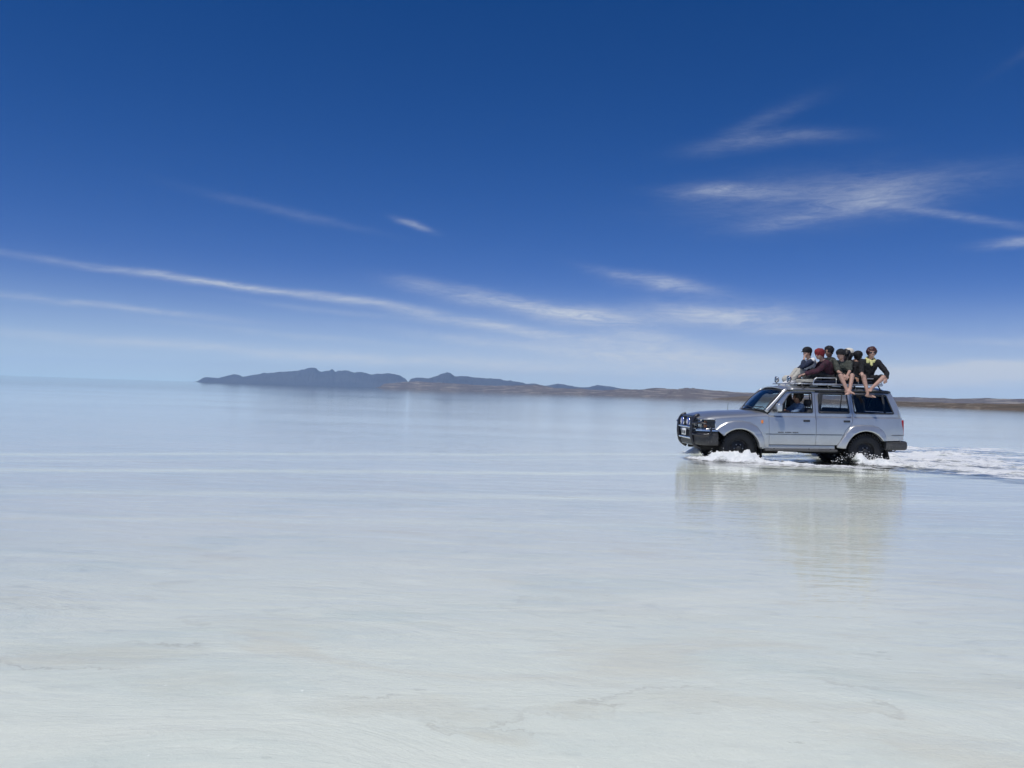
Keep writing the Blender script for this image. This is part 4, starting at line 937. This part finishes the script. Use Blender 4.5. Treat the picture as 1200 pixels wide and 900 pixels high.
    if glasses:
        g = bmesh.new()
        for q in (-1, 1):
            hull(g, [H + u * (.006 + .019 * math.sin(a)) + r * (q * .036 + .029 * math.cos(a)) + f * (o - abs(q * .036 + .029 * math.cos(a)) * .28) for o in (.088, .097) for a in [k * math.pi / 6 for k in range(12)]])
            tube(g, [H + u * .014 + r * q * .062 + f * .072, H + u * .012 + r * q * .080 + f * .0], .0045, 6, 2)
        for v in g.verts: v.co -= org
        bm_obj('sunglasses', g, M['trim'], e)
    if scarf:
        def sf(C):
            c = nec + u * .0
            for k in range(16):
                a0, a1 = k * math.pi / 8, (k + 1) * math.pi / 8; w0 = lambda a: c + (f * math.cos(a) * .078 + r * math.sin(a) * .085) + Vector((0, 0, -.015 - .04 * math.cos(a) + .012 * math.sin(3 * a)))
                C.cap(w0(a0), .034, w0(a1), .034, 0, 6)
            C.cap(c + f * .085 - Vector((0, 0, .05)), .036, c + f * .12 - Vector((0, 0, .13)), .026, 0, 6); C.cap(c + f * .08 + r * .07 - Vector((0, 0, .03)), .036, c + f * .10 + r * .085 - Vector((0, 0, .075)), .03, 0, 6)
        shell('scarf', sf, scarf)
    return e, H, (f, r, u), org, shell, V

D = 1.885   # top of the rack deck
person('foremost roof passenger in a black peaked cap and white vest, hand raised to the face',
    dict(pelvis=(.66, .06, D + .11), chest=(.55, .04, D + .43), neck=(.49, .03, D + .585), head=(.425, 0, D + .725), sa=(.53, .20, D + .53), sb=(.50, -.15, D + .53),
         ea=(.36, .30, D + .33), ha=(.22, .20, D + .22), eb=(.235, -.20, D + .38), hb=(.315, -.10, D + .585), pnb=(1, .3, 0), curlb=.7,
         ka=(.27, .22, D + .30), aa=(.10, .22, D + .08), ta=(-.05, .22, D + .03), kb=(.24, -.08, D + .29), ab=(.06, -.09, D + .09), tb=(-.10, -.10, D + .03), sleeve=1.6, leg=2, arm=4),
    ('skin', 'white', 'stone', 'white', 'navy', 'black'), dict(f=(-1, -.35, -.12)), cap=dict(type='brim', m='black'), hair=dict(m='hair_black'), extra=lambda B, V, fr, H: B.cap(V['pelvis'], .15, V['pelvis'].lerp(V['chest'], .55), .148, 5))
person('roof passenger in a red headscarf and maroon jacket leaning forward to hold the front rail',
    dict(pelvis=(.86, -.30, D + .11), chest=(.73, -.32, D + .40), neck=(.655, -.32, D + .55), head=(.575, -.33, D + .675), sa=(.72, -.15, D + .48), sb=(.68, -.49, D + .47),
         ea=(.48, -.06, D + .30), ha=(.28, -.10, D + .22), eb=(.43, -.55, D + .29), hb=(.17, -.50, D + .215), 
         ka=(.50, -.20, D + .30), aa=(.33, -.20, D + .09), ta=(.18, -.20, D + .03), kb=(.47, -.42, D + .26), ab=(.30, -.42, D + .09), tb=(.15, -.43, D + .03), sleeve=1.9, leg=2),
    ('skin', 'maroon', 'charcoal', 'charcoal'), dict(f=(-.95, -.45, -.15)), cap=dict(type='scarf', m='red', name='headscarf'))
person('tall dark haired roof passenger in dark glasses, sitting behind the red headscarf',
    dict(pelvis=(1.13, .25, D + .11), chest=(1.10, .22, D + .45), neck=(1.07, .20, D + .62), head=(1.04, .18, D + .765), sa=(1.00, .38, D + .56), sb=(1.06, .02, D + .56),
         ea=(.83, .40, D + .34), ha=(.65, .28, D + .30), eb=(.90, -.08, D + .33), hb=(.78, -.16, D + .24),
         ka=(.72, .36, D + .30), aa=(.60, .34, D + .09), ta=(.45, .34, D + .03), kb=(.74, .08, D + .30), ab=(.62, .06, D + .09), tb=(.48, .06, D + .03), sleeve=2, leg=2),
    ('skin_tan', 'camo', 'charcoal', 'charcoal'), dict(f=(-.8, -.6, 0)), hair=dict(m='hair_black', k=1.04), glasses=True)
person('roof passenger in dark cap and olive t-shirt with bare shins hanging over the side',
    dict(pelvis=(1.12, -.36, D + .10), chest=(1.09, -.42, D + .38), neck=(1.055, -.45, D + .535), head=(1.01, -.48, D + .665), sa=(.92, -.43, D + .475), sb=(1.23, -.47, D + .47),
         ea=(.90, -.60, D + .27), ha=(.95, -.78, D + .19), eb=(1.13, -.66, D + .27), hb=(1.015, -.79, D + .185), pna=(0, 0, -1), pnb=(0, 0, -1), curla=.8, curlb=.8, thumba=-1,
         ka=(.865, -.80, D + .175), aa=(.955, -.92, D - .165), ta=(1.045, -1.02, D - .215), kb=(1.13, -.79, D + .185), ab=(.995, -.95, D - .185), tb=(.90, -1.04, D - .23), sleeve=.75, leg=.88, shoes=False),
    ('skin', 'olive', 'charcoal', 'charcoal'), dict(f=(-.75, -.75, -.25)), cap=dict(type='brim', m='black'), hair=dict(m='hair_black'))
person('roof passenger with long dark hair half hidden behind the olive t-shirt',
    dict(pelvis=(1.42, .02, D + .11), chest=(1.38, -.02, D + .40), neck=(1.35, -.03, D + .55), head=(1.315, -.05, D + .68), sa=(1.24, .10, D + .49), sb=(1.42, -.20, D + .49),
         ea=(1.12, .12, D + .30), ha=(1.0, .05, D + .25), eb=(1.36, -.36, D + .28), hb=(1.26, -.50, D + .2),
         ka=(1.04, .12, D + .29), aa=(.95, .10, D + .09), ta=(.82, .1, D + .03), kb=(1.18, -.33, D + .26), ab=(1.12, -.46, D + .07), tb=(1.05, -.55, D + .03), sleeve=2, leg=2),
    ('skin', 'black', 'black', 'charcoal'), dict(f=(-.9, -.2, -.1)), hair=dict(m='hair_black', k=1.05, long=.17))
person('roof passenger in a cream sun hat sitting on the far side of the rack',
    dict(pelvis=(1.66, .38, D + .11), chest=(1.64, .37, D + .44), neck=(1.62, .36, D + .60), head=(1.60, .35, D + .735), sa=(1.52, .50, D + .53), sb=(1.68, .20, D + .53),
         ea=(1.38, .55, D + .32), ha=(1.25, .42, D + .30), eb=(1.55, .08, D + .30), hb=(1.40, .12, D + .28),
         ka=(1.30, .50, D + .30), aa=(1.15, .50, D + .09), ta=(1.0, .50, D + .03), kb=(1.30, .28, D + .30), ab=(1.16, .28, D + .09), tb=(1.02, .28, D + .03), sleeve=2, leg=2),
    ('skin', 'brown', 'charcoal', 'charcoal'), dict(f=(-.8, .5, 0)), cap=dict(type='hat', m='cream', name='sun_hat', k=1.06), hair=dict(m='hair_black'))
person('roof passenger in a black beanie leaning in between the sun hat and the yellow scarf',
    dict(pelvis=(1.42, -.33, D + .11), chest=(1.46, -.26, D + .38), neck=(1.52, -.20, D + .52), head=(1.575, -.17, D + .645), sa=(1.34, -.34, D + .46), sb=(1.60, -.12, D + .45),
         ea=(1.24, -.46, D + .26), ha=(1.28, -.62, D + .16), eb=(1.62, .02, D + .27), hb=(1.5, .10, D + .2),
         ka=(1.14, -.18, D + .27), aa=(1.08, -.1, D + .09), ta=(1.0, 0, D + .03), kb=(1.50, .0, D + .26), ab=(1.48, .12, D + .08), tb=(1.45, .24, D + .03), sleeve=2, leg=2),
    ('skin_tan', 'black', 'navy', 'charcoal'), dict(f=(.25, .9, 0)), cap=dict(type='beanie', m='black', name='beanie', k=1.05), hair=dict(m='hair_black'))
person('rearmost roof passenger in sunglasses, black jumper and yellow scarf with bare legs over the side',
    dict(pelvis=(1.63, -.40, D + .10), chest=(1.69, -.44, D + .42), neck=(1.725, -.46, D + .58), head=(1.742, -.49, D + .725), sa=(1.53, -.47, D + .515), sb=(1.90, -.48, D + .505),
         ea=(1.43, -.62, D + .30), ha=(1.37, -.76, D + .255), eb=(2.03, -.64, D + .27), hb=(1.925, -.80, D + .13), pna=(0, -.3, -1), pnb=(-.6, 0, -.6), curla=.7, curlb=.6, thumba=-1,
         ka=(1.385, -.82, D + .165), aa=(1.43, -.94, D - .24), ta=(1.52, -1.03, D - .285), kb=(1.86, -.80, D + .155), ab=(1.52, -.90, D - .105), tb=(1.44, -1.02, D - .150), sleeve=1.8, leg=.85, shoes=False),
    ('skin', 'black', 'black', 'charcoal'), dict(f=(-.25, -1, -.02)), hair=dict(m='hair_red', k=1.06), glasses=True, scarf='yellow')
person('driver in a pale blue shirt seen through the open front window',
    dict(pelvis=(-.06, -.38, .98), chest=(.05, -.38, 1.27), neck=(.065, -.38, 1.42), head=(.04, -.38, 1.555), sa=(.06, -.20, 1.35), sb=(.06, -.56, 1.35),
         ea=(-.15, -.16, 1.17), ha=(-.40, -.26, 1.24), eb=(-.13, -.63, 1.20), hb=(-.38, -.52, 1.27), ka=(-.50, -.28, 1.0), aa=(-.72, -.28, .74), ta=(-.85, -.28, .72), kb=(-.50, -.48, 1.0), ab=(-.72, -.48, .74), tb=(-.85, -.48, .72), sleeve=1.2, leg=2),
    ('skin_tan', 'denim', 'charcoal', 'charcoal'), dict(f=(-1, -.15, 0)), hair=dict(m='hair_black', k=1.04), group=None)

# ------------------------------------------------------------------ things tied on the front of the rack
def at_car(name, p, label, cat, group=None):
    e = empty(name, CARM @ Vector(p), CARR); tag(e, label, cat, group); return e
e = at_car('blanket', (1.1, 0, D), 'dark blanket spread under the people on the roof rack', 'blanket')
bm = bmesh.new(); vs = [[bm.verts.new((-.76 + 1.52 * i / 40, -.595 + 1.19 * j / 30, .012 + .018 * math.sin(i * .9 + j * .5) * math.sin(j * .8) + (.045 if j in (0, 30) else 0))) for i in range(41)] for j in range(31)]
for j in range(30):
    for i in range(40): bm.faces.new((vs[j][i], vs[j][i + 1], vs[j + 1][i + 1], vs[j + 1][i]))
bmesh.ops.recalc_face_normals(bm, faces=bm.faces[:]); bmesh.ops.solidify(bm, geom=bm.faces[:], thickness=.012); bm_obj('blanket_cloth', bm, M['navy'], e)
bagp = (.19, .30, D + .0); e = at_car('kit_bag', bagp, 'pale canvas bag lying on the front of the roof rack beside the capped passenger', 'bag')
B = Body(); B.cap((-.14, 0, .10), .095, (.14, 0, .10), .10); B.cap((-.18, 0, .10), .06, (.18, 0, .10), .06); B.build('bag_body', [M['stone']], e, (0, 0, 0), .012)
bm = bmesh.new(); tube(bm, [(-.07, -.09, .12), (-.03, -.05, .21), (.03, -.05, .21), (.07, -.09, .12)], .009, 6, 4); bm_obj('strap', bm, M['charcoal'], e)
for y, lb in ((-.36, 'near'), (.36, 'far')):
    e = at_car('spot_lamp', (-.15, y, D), 'chrome spot lamp on the %s front corner of the roof rack' % ('near' if y < 0 else 'far'), 'lamp', 'spot lamps on the rack')
    bm = bmesh.new()
    disc(bm, [(.03, .05), (.062, .03), (.075, -.015), (.078, -.03), (.070, -.032)], (0, 0, .085)); bm_obj('lamp_shell', bm, M['chrome'], e)
    bm = bmesh.new(); disc(bm, [(.070, 0), (.05, -.008), (.005, -.010)], (-.031, 0, .085)); bm_obj('lamp_lens', bm, M['lensg'], e)
    bm = bmesh.new(); tube(bm, [(0, 0, -.01), (0, 0, .03)], .012, 8, 1); bm_obj('bracket', bm, M['trim'], e)
e = at_car('rope_coil', (.16, -.50, D + .0), 'loose coil of pale rope on the front edge of the roof rack', 'rope')
bm = bmesh.new(); rr = random.Random(3); P = []
for k in range(60): a = k * .55; P.append(((.15 + .03 * rr.random()) * math.cos(a) * 1.2, (.07 + .02 * rr.random()) * math.sin(a), .016 + .0011 * k + .01 * rr.random()))
tube(bm, P, .0085, 6, 2); bm_obj('rope', bm, M['stone'], e)

# ------------------------------------------------------------------ flying drops of brine
rr = random.Random(11); bm = bmesh.new(); src = []
for L, amp in ((RID[0], 1.0), (RID[1], .9), (RID[3], .5), (RID[4], .4)):
    for a, b in zip(L, L[1:]):
        if b[0] > 3.2: continue
        n = int(150 * math.hypot(b[0] - a[0], b[1] - a[1]) * amp * (a[2] + b[2]) / .3)
        for _ in range(n):
            t = rr.random(); h = a[2] + (b[2] - a[2]) * t
            p = Vector((a[0] + (b[0] - a[0]) * t + rr.gauss(0, .09), a[1] + (b[1] - a[1]) * t + rr.gauss(0, .10), .10 + h * (.70 + abs(rr.gauss(0, .30)))))
            r = rr.uniform(.003, .009) * (1 if rr.random() < .9 else 1.6)
            q = CARM @ p; m_ = Matrix.Translation(q) @ Matrix.Diagonal((r * rr.uniform(1, 2), r, r * rr.uniform(.7, 1.3), 1))
            bmesh.ops.create_icosphere(bm, subdivisions=1, radius=1, matrix=m_)
bm_obj('water_spray', bm, M['spray']); tag(bpy.data.objects['water_spray'], 'white drops of brine flung up round the wheels', kind='stuff')
